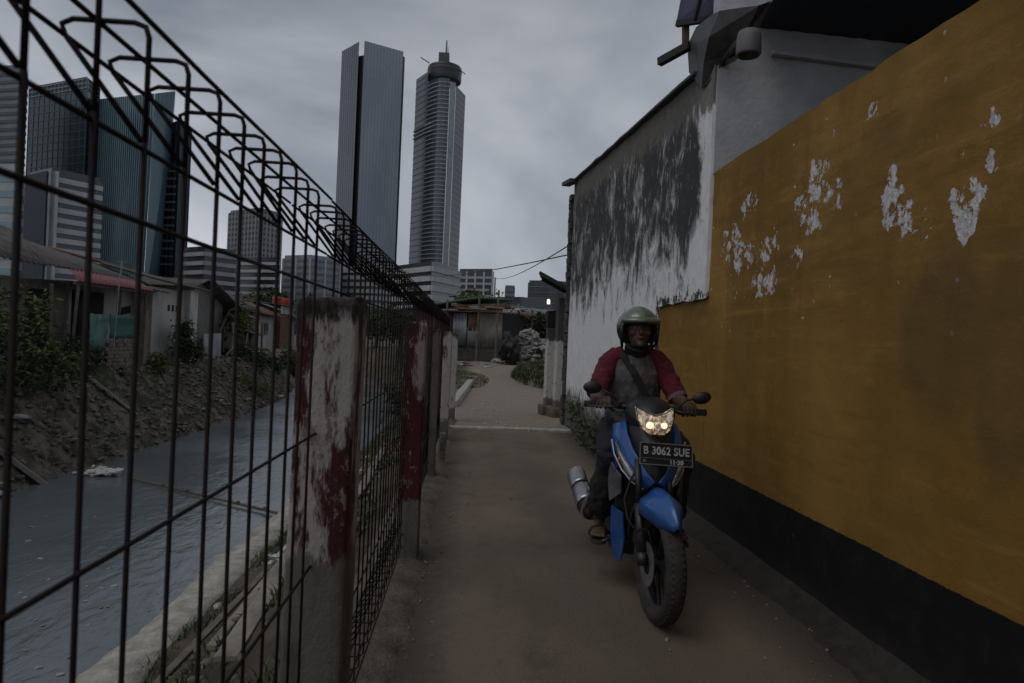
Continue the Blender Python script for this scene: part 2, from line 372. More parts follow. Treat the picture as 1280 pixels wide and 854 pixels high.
# broken concrete ledge along the near side of the water
mb = MB(); ys = axis_vals([(1, 16.2, 0.14)]); vs = []
for y in ys:
    e = 0.12 * fbm(y * 0.9, 2.2) + 0.04 * fbm(y * 4, 5.1); gap = 0.22 if 10.55 < y < 10.8 else 0.0
    for (x, z) in ((-3.32 + e + gap, -2.3), (-3.30 + e + gap, -1.80 + 0.02 * fbm(y * 3, 1)), (-3.05 + e * 0.5, -1.765 + 0.03 * fbm(y * 2, 8)), (-2.80 + 0.06 * fbm(y * 3, 4), -1.77 - gap), (-2.74, -2.1)):
        vs.append((x, y, z))
mb.add(vs, [(j * 5 + i, j * 5 + i + 1, (j + 1) * 5 + i + 1, (j + 1) * 5 + i) for j in range(len(ys) - 1) for i in range(4)])
tag(mb.build('canal_edge_kerb', mat('ledge_concrete', (0.42, 0.39, 0.345), 0.9, 0.4, 5, bump=0.7, bscale=35), smooth=True), kind='structure')

# ================================================================== MESH FENCE
FX = -0.371
iron_m = mat('rusty_iron', (0.022, 0.011, 0.009), 0.75, 0.5, 38, col2=(0.007, 0.0065, 0.007), metal=0.1, spec=0.25)
POSTS = [-0.66, 1.74, 4.14, 6.54, 8.94, 11.34]
def fence_panel(y0, y1, label):
    t = thing('wire_fence', label, 'wire fence', (FX, y0, 0.0), 0, 'wire mesh fence panels along the canal')
    L = y1 - y0; k0 = math.ceil((y0 + 0.03 - 0.573) / 0.105); ws = []
    while 0.573 + 0.105 * k0 < y1 - 0.02: ws.append(0.573 + 0.105 * k0 - y0); k0 += 1
    r = 0.0033; a = MB(); top = MB(); bot = MB(); jit = lambda s=0.0015: rnd.uniform(-s, s)
    for w in ws:
        dx = jit(0.0015); dy = jit(0.002)
        a.tube([(dx, w, 0.235), (jit(0.002) + dx, w + dy, 0.8), (dx, w + jit(), 1.533)], r, 6)
        tp = 1.67 + jit(0.004); e = -0.10 + jit(0.004)
        # vertical wire turns over the top, out over the bank and slopes back to the fence plane
        top.tube([(dx, w, 1.533), (dx, w, tp - 0.016), (dx - 0.004, w, tp - 0.004), (dx - 0.016, w, tp), (e + 0.014, w, tp), (e + 0.002, w, tp - 0.006), (e + 0.006, w, tp - 0.018), (dx - 0.004, w, 1.535)], r, 6)
        bt = 0.085
        bot.tube([(dx, w, 0.235), (dx, w, bt + 0.014), (dx - 0.014, w, bt), (e + 0.014, w, bt), (e + 0.004, w, bt + 0.014), (dx - 0.004, w, 0.232)], r, 6)
    def hw(m, x, z): m.tube([(x + jit(), 0.012, z + jit()), (x + jit(), L * 0.33, z + jit(0.003)), (x + jit(), L * 0.66, z + jit(0.003)), (x + jit(), L - 0.012, z + jit())], r, 6)
    for z in (1.444, 1.09, 0.77, 0.45): hw(a, 0.006, z)
    for x, z in ((0.0055, 1.664), (-0.055, 1.664), (-0.096, 1.650), (-0.002, 1.528)): hw(top, x, z)
    for x, z in ((0.0055, 0.092), (-0.055, 0.092), (-0.096, 0.105), (-0.002, 0.240), (0.006, 0.165)): hw(bot, x, z)
    a.build('wire_mesh', iron_m, t, smooth=True); top.build('rolled_top', iron_m, t, smooth=True); bot.build('rolled_base', iron_m, t, smooth=True)
plab = ['rusty wire fence panel nearest the viewer, ending at the large red and white post',
        'rusty wire fence panel between the large peeling post and the red post',
        'rusty wire fence panel beyond the red post, before the dark weathered post',
        'rusty wire fence panel between the dark weathered post and the flaking whitish post',
        'farthest wire fence panel, ending at the pale last post of the fence']
for i in range(5): fence_panel(POSTS[i], POSTS[i + 1], plab[i])

def post_mat(name, white, red, redthr, bare_z, loc):
    g = G(name)
    st = g.noise(9, 6, 0.7, (1, 1, 0.22), loc); fl = g.noise(22, 6, 0.72, (1, 1, 0.5), loc); big = g.noise(2.6, 5, 0.6, (1, 1, 0.5), loc); fine = g.noise(90, 3)
    bare = g.mix(fl, (0.10, 0.09, 0.08), (0.185, 0.168, 0.15))
    bare = g.mix(g.step(st, 0.5, 0.66, 0, 0.75), bare, (0.07, 0.06, 0.052))
    paint = g.mix(g.step(g.math('ADD', st, g.math('MULTIPLY', big, 0.5)), redthr, redthr + 0.07), white, red)
    paint = g.mix(g.step(fl, 0.56, 0.62), paint, (0.20, 0.16, 0.145))
    edge = g.math('ADD', bare_z, g.math('MULTIPLY', g.math('SUBTRACT', fl, 0.5), 0.22))
    col = g.mix(g.step(g.math('SUBTRACT', g.z, edge), -0.02, 0.02), bare, paint)
    moss = g.step(g.math('ADD', g.math('SUBTRACT', g.z, 1.36), g.math('MULTIPLY', g.math('SUBTRACT', st, 0.5), 0.42)), -0.02, 0.03)
    col = g.mix(g.math('MULTIPLY', moss, 0.88), col, (0.024, 0.018, 0.017))
    return g.done(col, 0.85, g.math('ADD', fl, g.math('MULTIPLY', fine, 0.3)), 0.6, 0.012, 0.3)
def fence_post(y, m, label, w=0.138, top=1.42, x=FX, lean=(0, 0)):
    mb = MB(); zs = [-0.3, 0.0, 0.25, 0.5, 0.75, 1.0, 1.2, 1.34, top - 0.02, top]; vs = []
    prof = []
    k = 5; h = w / 2
    for sx, sy, ax in ((1, 0, 0), (0, 1, 1), (-1, 0, 2), (0, -1, 3)):
        for i in range(k):
            t = -1 + 2 * i / k; prof.append((h * (sx - t * sy), h * (sy + t * sx)))
    rings = []
    for q, z in enumerate(zs):
        s = 0.93 if z == top else 1.0
        rings.append([Vector((px_ * s + 0.005 * fbm(px_ * 9 + y, py_ * 9, z * 4) + lean[0] * z, py_ * s + 0.005 * fbm(px_ * 9, py_ * 9 + y, z * 4 + 5) + lean[1] * z, z + (0.012 * fbm(px_ * 14 + y, py_ * 14, 2) if z > 1.3 else 0))) for px_, py_ in prof])
    mb.loft(rings)
    o = mb.build('fence_post', m, smooth=False, bevel=0.012, seg=3); o.location = (x, y, 0)
    return tag(o, label, 'fence post', 'concrete posts of the wire fence')
WH = (0.38, 0.345, 0.33); RD = (0.056, 0.014, 0.016)
fence_post(1.74, post_mat('post_paint_large', WH, RD, 0.69, 0.80, (0.3, 0.1, 0.0)), 'large concrete fence post with peeling white and red paint and bare lower half', lean=(0.006, 0), w=0.146, x=FX + 0.012)
fence_post(4.14, post_mat('post_paint_red', (0.30, 0.22, 0.21), (0.065, 0.014, 0.017), 0.615, 0.35, (2.3, 5.1, 0.0)), 'fence post still mostly painted dark red, second along the path', w=0.132, x=FX + 0.035)
fence_post(6.54, post_mat('post_paint_dark', (0.13, 0.11, 0.10), (0.07, 0.05, 0.045), 0.75, 0.6, (4.3, 2.1, 1.0)), 'dark weathered fence post hidden mostly behind the red post', w=0.14)
fence_post(8.94, post_mat('post_paint_flaking', (0.40, 0.34, 0.33), (0.12, 0.03, 0.032), 0.86, 0.3, (6.3, 0.1, 3.0)), 'flaking whitish pink fence post, last but one of the fence', w=0.16, x=FX + 0.03)
fence_post(11.34, post_mat('post_paint_pale', (0.42, 0.385, 0.36), (0.2, 0.15, 0.14), 0.95, 0.2, (9.3, 3.1, 5.0)), 'pale worn fence post at the far end of the fence', w=0.19, x=FX + 0.04)
# stump left at the path edge
mb = MB(); mb.box((-0.27, 7.3, 0.16), (0.07, 0.1, 0.34), (0.0, 0.04, 0.1))
tag(mb.build('concrete_stub', mort_m, bevel=0.012), 'short broken concrete stub sticking up at the fence side of the path', 'stub')
# ================================================================== YELLOW WALL
def wall_strip(name, y0, y1, z0, z1, thick, m, parent, proud=0.0, dy=0.12, dz=0.12, jag=None, amp=0.006, ztop=None):
    """a plastered wall face following the wall line, slightly uneven, with its thickness behind"""
    ny = max(2, round((y1 - y0) / dy)); nz = max(2, round((z1 - z0) / dz)); mb = MB(); vs = []
    for side in (0, 1):
        for j in range(ny + 1):
            y = y0 + (y1 - y0) * j / ny; zt = ztop(y) if ztop else z1
            for i in range(nz + 1):
                z = z0 + (zt - z0) * i / nz
                if jag and i == 0: z += jag(y)
                x = wall_x(y) - proud + (amp * fbm(y * 1.4, z * 1.4, 2.0) + 0.5 * amp * fbm(y * 6, z * 6, 4.0) if side == 0 else thick)
                yy = y + (0.012 * fbm(z * 3, y, 8.0) if j in (0, ny) else 0)
                zz = z + (0.012 * fbm(y * 4, 1, 3.0) if i == nz else 0)
                vs.append((x, yy, zz))
    n = nz + 1; o = (ny + 1) * n; fs = []
    for j in range(ny):
        for i in range(nz):
            fs.append((j * n + i, j * n + i + 1, (j + 1) * n + i + 1, (j + 1) * n + i))
            fs.append((o + j * n + i, o + (j + 1) * n + i, o + (j + 1) * n + i + 1, o + j * n + i + 1))
    for j in range(ny):
        fs.append((j * n, (j + 1) * n, o + (j + 1) * n, o + j * n)); k = nz
        fs.append((j * n + k, o + j * n + k, o + (j + 1) * n + k, (j + 1) * n + k))
    for i in range(nz):
        fs.append((i, o + i, o + i + 1, i + 1)); q = ny * n
        fs.append((q + i, q + i + 1, o + q + i + 1, o + q + i))
    mb.add(vs, fs)
    return mb.build(name, m, parent, smooth=False, bevel=0.0)

g = G('yellow_plaster')
big = g.noise(0.9, 6, 0.6, (1, 1, 0.7)); strk = g.noise(3.2, 6, 0.62, (1, 1, 0.10), (3, 1, 0)); fine = g.noise(26, 6, 0.72); mid = g.noise(6.5, 6, 0.68); grain = g.noise(150, 3, 0.6)
band = g.noise(2.0, 2, 0.4, (1, 1, 0.0), (0.4, 0.9, 0))
col = g.mix(g.step(big, 0.34, 0.66), (0.205, 0.111, 0.026), (0.335, 0.190, 0.050))
col = g.mix(g.step(band, 0.42, 0.62, 0, 0.6), col, (0.170, 0.092, 0.024))
col = g.mix(g.step(strk, 0.48, 0.70, 0, 0.75), col, (0.2009, 0.1018, 0.0158))
col = g.mix(g.step(mid, 0.54, 0.72, 0, 0.45), col, (0.37, 0.225, 0.070))
trw = g.noise(7, 6, 0.7, (1, 0.22, 1.7), (2, 2, 5), dist=0.5); trw2 = g.noise(2.4, 5, 0.6, (1, 0.5, 1), (7, 1, 3))
col = g.mix(g.step(trw, 0.50, 0.68, 0, 0.55), col, (0.150, 0.078, 0.018)); col = g.mix(g.step(trw, 0.46, 0.34, 0, 0.40), col, (0.40, 0.235, 0.062)); col = g.mix(g.step(trw2, 0.52, 0.66, 0, 0.5), col, (0.160, 0.094, 0.030))
col = g.mix(g.step(fine, 0.60, 0.74, 0, 0.6), col, (0.1804, 0.0851, 0.0137))
# grime along the top edge and in a band at head height where the coat changes
top = g.step(g.math('ADD', g.z, g.math('MULTIPLY', g.math('SUBTRACT', mid, 0.5), 0.3)), 2.45, 2.72)
col = g.mix(g.math('MULTIPLY', top, 0.55), col, (0.1947, 0.1110, 0.0263))
low = g.step(g.math('ADD', g.z, g.math('MULTIPLY', g.math('SUBTRACT', strk, 0.5), 0.9)), 1.62, 1.50)
col = g.mix(g.math('MULTIPLY', low, 0.42), col, (0.2296, 0.1258, 0.0210))
# paint that has flaked off down to pale primer, in the patches seen on the wall
blobs = []; WP = g.warped(11, 0.26)
def spot(px, py, ry, rz):
    q = Pwall(px, py); blobs.append(g.ell((q.x, q.y, q.z), (0.6, ry, rz), WP))
for s in ((1113, 246, .075, .14), (1122, 272, .13, .085), (1136, 283, .10, .055), (1194, 262, .05, .13), (1206, 280, .07, .11), (1217, 250, .045, .13), (1115, 210, .04, .05),
          (1000, 238, .16, .20), (1015, 218, .10, .13), (915, 305, .30, .20), (925, 325, .34, .17), (965, 312, .26, .16), (990, 320, .22, .10), (1013, 275, .16, .10), (1045, 178, .07, .07), (936, 255, .16, .10),
          (1090, 140, .04, .05), (1243, 205, .03, .04), (1200, 192, .025, .035), (955, 350, .34, .14), (1030, 240, .3, .22), (1150, 280, .14, .10), (1240, 150, .03, .04)):
    spot(*s)
bm_ = blobs[0]
for b_ in blobs[1:7]: bm_ = g.math('MAXIMUM', bm_, b_)
bn_ = blobs[7]
for b_ in blobs[8:]: bn_ = g.math('MAXIMUM', bn_, b_)
c1, d1 = g.cells(17, 0.10); c2, d2 = g.cells(37, 0.060, (1, 1, 0.8)); gap = g.noise(48, 6, 0.75, dist=0.6); mod = g.noise(5.5, 5, 0.65, (1, 1, 0.8), (3, 3, 3), dist=0.5)
gap2 = g.noise(13, 7, 0.75, (1, 1, 0.85), (9, 4, 2), dist=0.8); modf = g.step(mod, 0.38, 0.62, 0.25, 1.6)
dens1 = g.math('MULTIPLY', g.math('MULTIPLY', bm_, modf), 1.30); dens2 = g.math('MULTIPLY', g.math('MULTIPLY', bn_, modf), 0.78)
dens1 = g.math('MINIMUM', g.math('MULTIPLY', dens1, 1.25), 0.86); dens2 = g.math('MINIMUM', dens2, 0.52)
chip1 = g.step(g.math('SUBTRACT', dens1, g.math('ADD', g.math('MULTIPLY', gap2, 0.75), g.math('MULTIPLY_ADD', gap, 0.25, g.math('MULTIPLY', c1, 0.25)))), -0.02, 0.03)
chip2 = g.step(g.math('SUBTRACT', g.math('MAXIMUM', dens2, g.math('MULTIPLY', bm_, 0.55)), g.math('MULTIPLY_ADD', gap, 0.45, g.math('MULTIPLY', c2, 0.62))), -0.02, 0.03)
chip3 = g.step(g.math('SUBTRACT', g.math('MULTIPLY', dens2, 1.0), g.math('MULTIPLY_ADD', gap, 0.5, g.math('MULTIPLY', c1, 0.7))), -0.02, 0.03)
stray = g.math('MULTIPLY', g.math('MULTIPLY', g.step(c2, 0.016, 0.008), g.step(d2, 0.40, 0.28)), g.step(big, 0.42, 0.55))
peel = g.math('MULTIPLY', g.math('MAXIMUM', g.math('MAXIMUM', chip1, chip2), g.math('MAXIMUM', chip3, stray)), g.step(gap, 0.30, 0.36))
peel = g.math('MULTIPLY', peel, g.step(g.z, 1.3, 1.45))
rim = g.math('MULTIPLY', g.math('MAXIMUM', g.step(bm_, 0.05, 0.4), g.step(bn_, 0.1, 0.6)), g.step(gap, 0.50, 0.40))
col = g.mix(g.math('MULTIPLY', rim, 0.55), col, (0.115, 0.062, 0.024))  # shadow lines round the flakes, put in as a darker tone
col = g.mix(peel, col, g.mix(g.step(gap, 0.4, 0.6), (0.40, 0.375, 0.38), (0.72, 0.69, 0.70)))
# duller rolled-over repairs low on the wall, and hairline cracks
rep = g.math('MAXIMUM', g.step(g.ell(tuple(Pwall(1180, 420)), (0.6, 0.34, 0.42)), 0.05, 0.4), g.step(g.ell(tuple(Pwall(1260, 470)), (0.6, 0.2, 0.5)), 0.05, 0.4))
col = g.mix(g.math('MULTIPLY', rep, 0.45), col, (0.085, 0.056, 0.028))
pit = g.step(g.noise(9.5, 4, 0.6, (1, 1, 1.6), (5, 9, 4)), 0.735, 0.75)
col = g.mix(g.math('MULTIPLY', pit, 0.9), col, (0.035, 0.02, 0.008))
# black painted dado
dado = g.step(g.math('ADD', g.z, g.math('MULTIPLY', g.math('SUBTRACT', fine, 0.5), 0.02)), 0.484, 0.478)
dcol = g.mix(g.step(mid, 0.45, 0.7), (0.007, 0.007, 0.008), (0.016, 0.0145, 0.014))
dcol = g.mix(g.step(g.math('ADD', g.z, g.math('MULTIPLY', g.math('SUBTRACT', mid, 0.5), 0.5)), 0.24, 0.02, 0, 0.75), dcol, (0.030, 0.025, 0.021))
dcol = g.mix(g.step(g.noise(13, 4, 0.6, (1, 1, 1), (1, 1, 7)), 0.73, 0.745, 0, 0.6), dcol, (0.20, 0.18, 0.15))
col = g.mix(dado, col, dcol)
ht = g.math('ADD', g.math('ADD', g.math('MULTIPLY', mid, 1.1), g.math('MULTIPLY', grain, 0.22)), g.math('ADD', g.math('MULTIPLY', peel, -0.35), g.math('MULTIPLY', pit, -0.8)))
ym = g.done(col, 0.88, ht, 0.55, 0.014, 0.25)
yw = thing('yellow_wall', 'ochre yellow plastered boundary wall with flaking white patches and black painted foot', 'wall')
YA, YB, ZS = 5.0, 6.23, 1.71
wall_strip('wall', -4.5, YA - 0.004, -0.15, 2.655, 0.16, ym, yw)
# the same coat carries on low down, under the white plaster of the house
wall_strip('wall_extension', YA, YB, -0.15, ZS + 0.015, 0.16, ym, yw, jag=None)
# soil and crumbs gathered along the wall foot
mb = MB(); ys = axis_vals([(-2, 6.6, 0.10)]); vs = []
for y in ys:
    e = 0.10 + 0.05 * fbm(y * 1.6, 2) + 0.03 * fbm(y * 7, 6)
    xw = wall_x(y)
    for dx, z in ((0.02, 0.10), (-0.02, 0.085 + 0.03 * fbm(y * 5, 3)), (-0.4 * e, 0.045 + 0.02 * fbm(y * 8, 2)), (-e, 0.016), (-e * 1.7, -0.02)):
        vs.append((xw + dx, y, z))
mb.add(vs, [(j * 5 + i, j * 5 + i + 1, (j + 1) * 5 + i + 1, (j + 1) * 5 + i) for j in range(len(ys) - 1) for i in range(4)])
tag(mb.build('wall_foot_dirt', mat('dark_dirt', (0.034, 0.027, 0.022), 0.95, 0.5, 9, bump=1.0, bscale=50), smooth=True), kind='stuff')

# ================================================================== WHITE HOUSE
g = G('mouldy_white_plaster')
st1 = g.noise(6.0, 9, 0.78, (1, 1, 0.36), (0, 2, 0), dist=1.2); st2 = g.noise(15, 8, 0.8, (1, 1, 0.36), (3, 1, 0), dist=0.8); big = g.noise(0.8, 5, 0.55, (1, 1, 0.8), (2, 7, 3)); fl = g.noise(11, 7, 0.75, (1, 1, 0.6)); fine = g.noise(70, 4, 0.65)
white = g.mix(g.step(fl, 0.35, 0.65), (0.70, 0.695, 0.705), (0.83, 0.825, 0.83))
hm = g.math('MULTIPLY', g.step(g.z, 1.0, 2.6), 1.0)
blot = g.noise(2.6, 7, 0.72, (1, 1, 0.75), (4, 8, 1), dist=0.8)
mould = g.math('ADD', g.math('ADD', g.math('MULTIPLY_ADD', g.math('SUBTRACT', blot, 0.5), 0.85, g.math('MULTIPLY', st1, 0.50)), g.math('MULTIPLY', st2, 0.30)), g.math('ADD', g.math('MULTIPLY', big, 0.30), g.math('MULTIPLY', hm, 0.42)))
# the plaster by the corner stays clean except for one dark run
cor = g.step(g.y, 5.45, 5.02)
run = g.ell((1.74, 5.42, 2.72), (0.5, 0.30, 0.55))
mould = g.math('ADD', g.math('SUBTRACT', mould, g.math('MULTIPLY', cor, 0.30)), g.math('MULTIPLY', run, 0.34))
col = g.mix(g.step(mould, 0.74, 0.98, 0, 0.96), white, (0.026, 0.026, 0.028))
col = g.mix(g.math('MULTIPLY', g.step(fl, 0.56, 0.64), g.step(mould, 0.58, 0.78)), col, (0.30, 0.29, 0.28))
# bare render along the top, moss near the ground
topz = g.math('ADD', g.math('SUBTRACT', g.z, g.math('MULTIPLY_ADD', g.y, 0.085, 2.72)), g.math('MULTIPLY', g.math('SUBTRACT', st1, 0.5), 0.9))
col = g.mix(g.step(topz, -0.04, 0.06, 0, 0.9), col, g.mix(fl, (0.085, 0.078, 0.068), (0.20, 0.185, 0.16)))
spal = g.step(g.math('ADD', g.math('MULTIPLY', g.step(g.z, ZS + 0.22, ZS), 0.22), g.math('MULTIPLY', fl, 1.0)), 0.70, 0.72)
col = g.mix(g.math('MULTIPLY', spal, g.step(g.y, YB + 0.05, YB)), col, (0.05, 0.045, 0.04))
ms = g.step(g.math('ADD', g.z, g.math('MULTIPLY', g.math('SUBTRACT', fl, 0.5), 1.1)), 0.72, 0.40)
col = g.mix(g.math('MULTIPLY', ms, 0.92), col, g.mix(g.step(st2, 0.4, 0.6), (0.030, 0.034, 0.020), (0.085, 0.080, 0.055)))
wpm = g.done(col, 0.9, g.math('ADD', g.math('ADD', fl, g.math('MULTIPLY', fine, 0.25)), g.math('MULTIPLY', mould, -0.5)), 0.6, 0.014, 0.25)
wh = thing('white_house', 'mould streaked white plastered house behind the yellow wall with dark blue metal roof', 'house')
YF = 11.22
ztopf = lambda y: 3.47 + (y - YA) * 0.083
jag = lambda y: (0.025 * fbm(y * 7, 1, 1) + 0.02 * fbm(y * 19, 2, 1)) if y < YB else 0.0
wall_strip('facade', YA, YB, ZS, 3.5, 0.18, wpm, wh, proud=0.028, ztop=ztopf, jag=jag)
wall_strip('facade', YB, YF, -0.3, 3.6, 0.18, wpm, wh, proud=0.028, ztop=ztopf, dz=0.2)
grey_m = mat('grey_render', (0.50, 0.50, 0.52), 0.9, 0.25, 2.5, bump=0.3, bscale=30)
def Py(px, py, Y):
    d = ray(px, py); return CO + d * (Y / d.y)
mb = MB(); mb.box((4.45, YA + 0.06, 3.47), (5.42, 0.16, 1.66)); mb.build('side_wall', grey_m, wh)
mb = MB(); mb.box((4.3, YF + 0.05, 1.75), (5.0, 0.16, 3.9)); mb.build('rear_wall', grey_m, wh)
# dark blue metal roof: its underside shows where it oversails the side wall
blue_m = mat('blue_roof_metal', (0.016, 0.024, 0.040), 0.55, 0.4, 3, metal=0.1)
def corr(a, b, c, d, n, amp, t=0.0):
    """corrugated sheet with corners a-b (ribs run along a->d)"""
    a, b, c, d = map(Vector, (a, b, c, d)); nr = (b - a).cross(d - a).normalized(); mb = MB(); vs = []; k = n * 4
    for i in range(k + 1):
        s = i / k; off = nr * (amp * math.sin(s * n * 2 * math.pi))
        for q in (0, 0.5, 1.0): vs.append(a.lerp(b, s).lerp(d.lerp(c, s), q) + off)
    mb.add(vs, [(i * 3 + j, i * 3 + j + 1, (i + 1) * 3 + j + 1, (i + 1) * 3 + j) for i in range(k) for j in range(2)])
    return mb
r0 = Py(941, 24, YA - 0.03); r1 = Py(1150, 47, YA - 0.03); r1 = r0 + (r1 - r0) * 4.2
fwd = Vector((0, -5.6, 0.30)); bk_ = Vector((0, 3.2, -0.25))  # roof carried forward out of view, lengthened to darken the walls below
corr(r0 + fwd, r1 + fwd, r1 + bk_, r0 + bk_, 34, 0.003).build('roof', blue_m, wh, smooth=True, solid=0.006)
mb = MB(); mb.bar(r0 + Vector((0.1, -0.05, -0.015)), r1 + Vector((0, -0.05, -0.015)), 0.07, 0.07); mb.build('wall_plate', mat('fascia_board', (0.04, 0.04, 0.045), 0.7, 0.3), wh)
mb = MB(); mb.bar(Py(965, 66, YA - 0.05), Py(1160, 92, YA - 0.05), 0.06, 0.035); mb.build('ledge', grey_m, wh, bevel=0.006)
mb = MB(); q = [P(848, 27, 5.65), P(898, 19, 5.35), P(975, -60, 4.9), P(868, -75, 5.7)]; mb.slab(q, 0.025)
mb.build('roof_sheet', mat('purple_blue_sheet', (0.045, 0.050, 0.095), 0.5, 0.3, 5, metal=0.2), wh)
tim_m = mat('old_timber', (0.13, 0.070, 0.042), 0.8, 0.4, 14, stretch=(1, 1, 5))
mb = MB(); mb.bar(P(857, 24, 5.6), P(857, 60, 5.6), 0.05, 0.05); mb.build('timber_strut', tim_m, wh, bevel=0.004)
mb = MB(); mb.bar(P(824, 78, 5.75), P(862, 57, 5.5), 0.055, 0.065); mb.build('timber_bracket', mat('dark_timber', (0.030, 0.026, 0.024), 0.8, 0.3), wh, bevel=0.004)
mb = MB(); mb.bar(P(846, 30, 5.62), P(900, 22, 5.32), 0.04, 0.05); mb.build('eave_batten', mat('dark_timber', (0.03, 0.026, 0.024)), wh, bevel=0.004)
mb = MB(); mb.bar(P(868, 26, 5.4), P(886, -40, 5.2), 0.03, 0.035); mb.build('rafter_end', mat('dark_timber', (0.03, 0.026, 0.024)), wh, bevel=0.004)
# grey sheet metal flashing bent over the corner
fl_m = mat('flashing_metal', (0.085, 0.080, 0.080), 0.5, 0.4, 6, metal=0.5, bump=0.3, bscale=20)
mb = MB(); pts = []
rows = [[(868, 92, -.05), (870, 60, -.08), (884, 38, -.10), (902, 22, -.08)], [(884, 112, -.05), (893, 80, -.09), (905, 52, -.13), (915, 18, -.10)], [(893, 100, -.03), (905, 70, .02), (922, 46, .04), (938, 8, .05)], [(897, 86, .02), (908, 77, .06), (922, 52, .10), (938, 4, .12)]]
for r_ in rows:
    for (px, py, dx) in r_: pts.append(Pwall(px, py) + Vector((dx, -abs(dx) * 0.4, 0)))
mb.add(pts, [(i * 4 + j, i * 4 + j + 1, (i + 1) * 4 + j + 1, (i + 1) * 4 + j) for i in range(3) for j in range(3)])
mb.build('corner_flashing', fl_m, wh, solid=0.006)
mb = MB(); c0 = P(936, 56, 4.55); mb.lathe([(0.0, 0.085), (0.070, 0.085), (0.078, 0.05), (0.082, -0.06), (0.074, -0.075), (0.064, -0.07), (0.060, 0.02), (0.0, 0.03)], c0, 'Z', 20)
mb.build('drain_pipe', mat('pipe_plastic', (0.15, 0.14, 0.143), 0.6, 0.3, 8), wh, smooth=True)
mb = MB(); mb.tube([c0 + Vector((0.02, 0.5, 0.12)), c0 + Vector((0.01, 0.1, 0.10)), c0 + Vector((0, 0, 0.05))], 0.03, 8); mb.build('pipe_bracket', fl_m, wh)
# dark capping along the sloping top of the facade
mb = MB(); ys = axis_vals([(YA + 0.3, YF + 0.12, 0.35)]); 
for i in range(len(ys) - 1):
    z = lambda y: ztopf(y) + 0.02 + 0.02 * fbm(y * 2, 4)
    mb.bar((wall_x(ys[i]) - 0.01, ys[i], z(ys[i])), (wall_x(ys[i + 1]) - 0.01, ys[i + 1] - 0.004, z(ys[i + 1])), 0.15, 0.022)
mb.bar((wall_x(YF) - 0.08, YF - 0.3, ztopf(YF) - 0.02), (wall_x(YF) - 0.14, YF + 0.25, ztopf(YF) + 0.03), 0.14, 0.06)
mb.build('wall_capping', mat('bitumen_cap', (0.06, 0.058, 0.058), 0.7, 0.3), wh)
# raw bricks of the broken far corner
mb = MB()
for k in range(34):
    z = -0.05 + k * 0.115
    if z < ztopf(YF) - 0.1: mb.box((wall_x(YF) + 0.01 - 0.02 * rnd.random(), YF + 0.06 + 0.05 * rnd.random(), z), (0.17, 0.15, 0.112), (rnd.uniform(-.12, .12), rnd.uniform(-.12, .12), rnd.uniform(-.2, .2)))
mb.build('brick_corner', mat('dark_brick', (0.075, 0.068, 0.064), 0.9, 0.5, 12, bump=0.6), wh, bevel=0.01)
# ================================================================== SKYLINE
def base(pxh, zc):
    q = P(pxh, hy(pxh), zc); return Vector((q.x, q.y))
def top_z(pxh, zc, py):
    """height of a point seen at row py on the upright whose foot is at horizon column pxh"""
    return CAM_H + (hy(pxh) - py) / math.cos(R(ROLL)) * zc / FPX
def bands(mb, pts, z0, z1, h, gap, proud, closed=False, start=0.0):
    """level bands wrapped round a chain of plan points"""
    n = len(pts); z = z0 + start
    ctr = sum(pts, Vector((0, 0))) / n
    while z + h < z1:
        for i in range(n if closed else n - 1):
            a, b = pts[i], pts[(i + 1) % n]; d = (b - a).normalized(); nr = Vector((d.y, -d.x))
            if nr.dot(ctr - a) > 0: nr = -nr
            mid = (a + b) / 2 + nr * (proud / 2 - 0.05)
            mb.box((mid.x, mid.y, z + h / 2), ((b - a).length, proud + 0.1, h), Matrix.Rotation(math.atan2(d.y, d.x), 3, 'Z'))
        z += h + gap
def fins(mb, pts, z0, z1, step, w, proud, closed=False):
    n = len(pts); ctr = sum(pts, Vector((0, 0))) / n
    for i in range(n if closed else n - 1):
        a, b = pts[i], pts[(i + 1) % n]; d = (b - a); L = d.length; d.normalize(); nr = Vector((d.y, -d.x))
        if nr.dot(ctr - a) > 0: nr = -nr
        k = max(1, round(L / step))
        for j in range(k + 1):
            p = a + d * (L * j / k) + nr * (proud / 2 - 0.05)
            mb.box((p.x, p.y, (z0 + z1) / 2), (w, proud + 0.1, z1 - z0), Matrix.Rotation(math.atan2(d.y, d.x), 3, 'Z'))
def close(front, depth):
    """close a plan by carrying its ends straight back from the viewer"""
    e = []
    for p in (front[-1], front[0]):
        d = p.normalized(); e.append(p + d * depth)
    return front + e
def glass(name, c, c2, rough=0.18, scale=0.12, spec=0.7, metal=0.25, st=(1, 1, 0.3)):
    return mat(name, c, rough, 0.3, scale, col2=c2, spec=spec, metal=metal, stretch=st)
def solid_tower(parent, name, poly, z0, z1, m):
    mb = MB(); mb.prism([(p.x, p.y) for p in poly], z0, z1); return mb.build(name, m, parent)

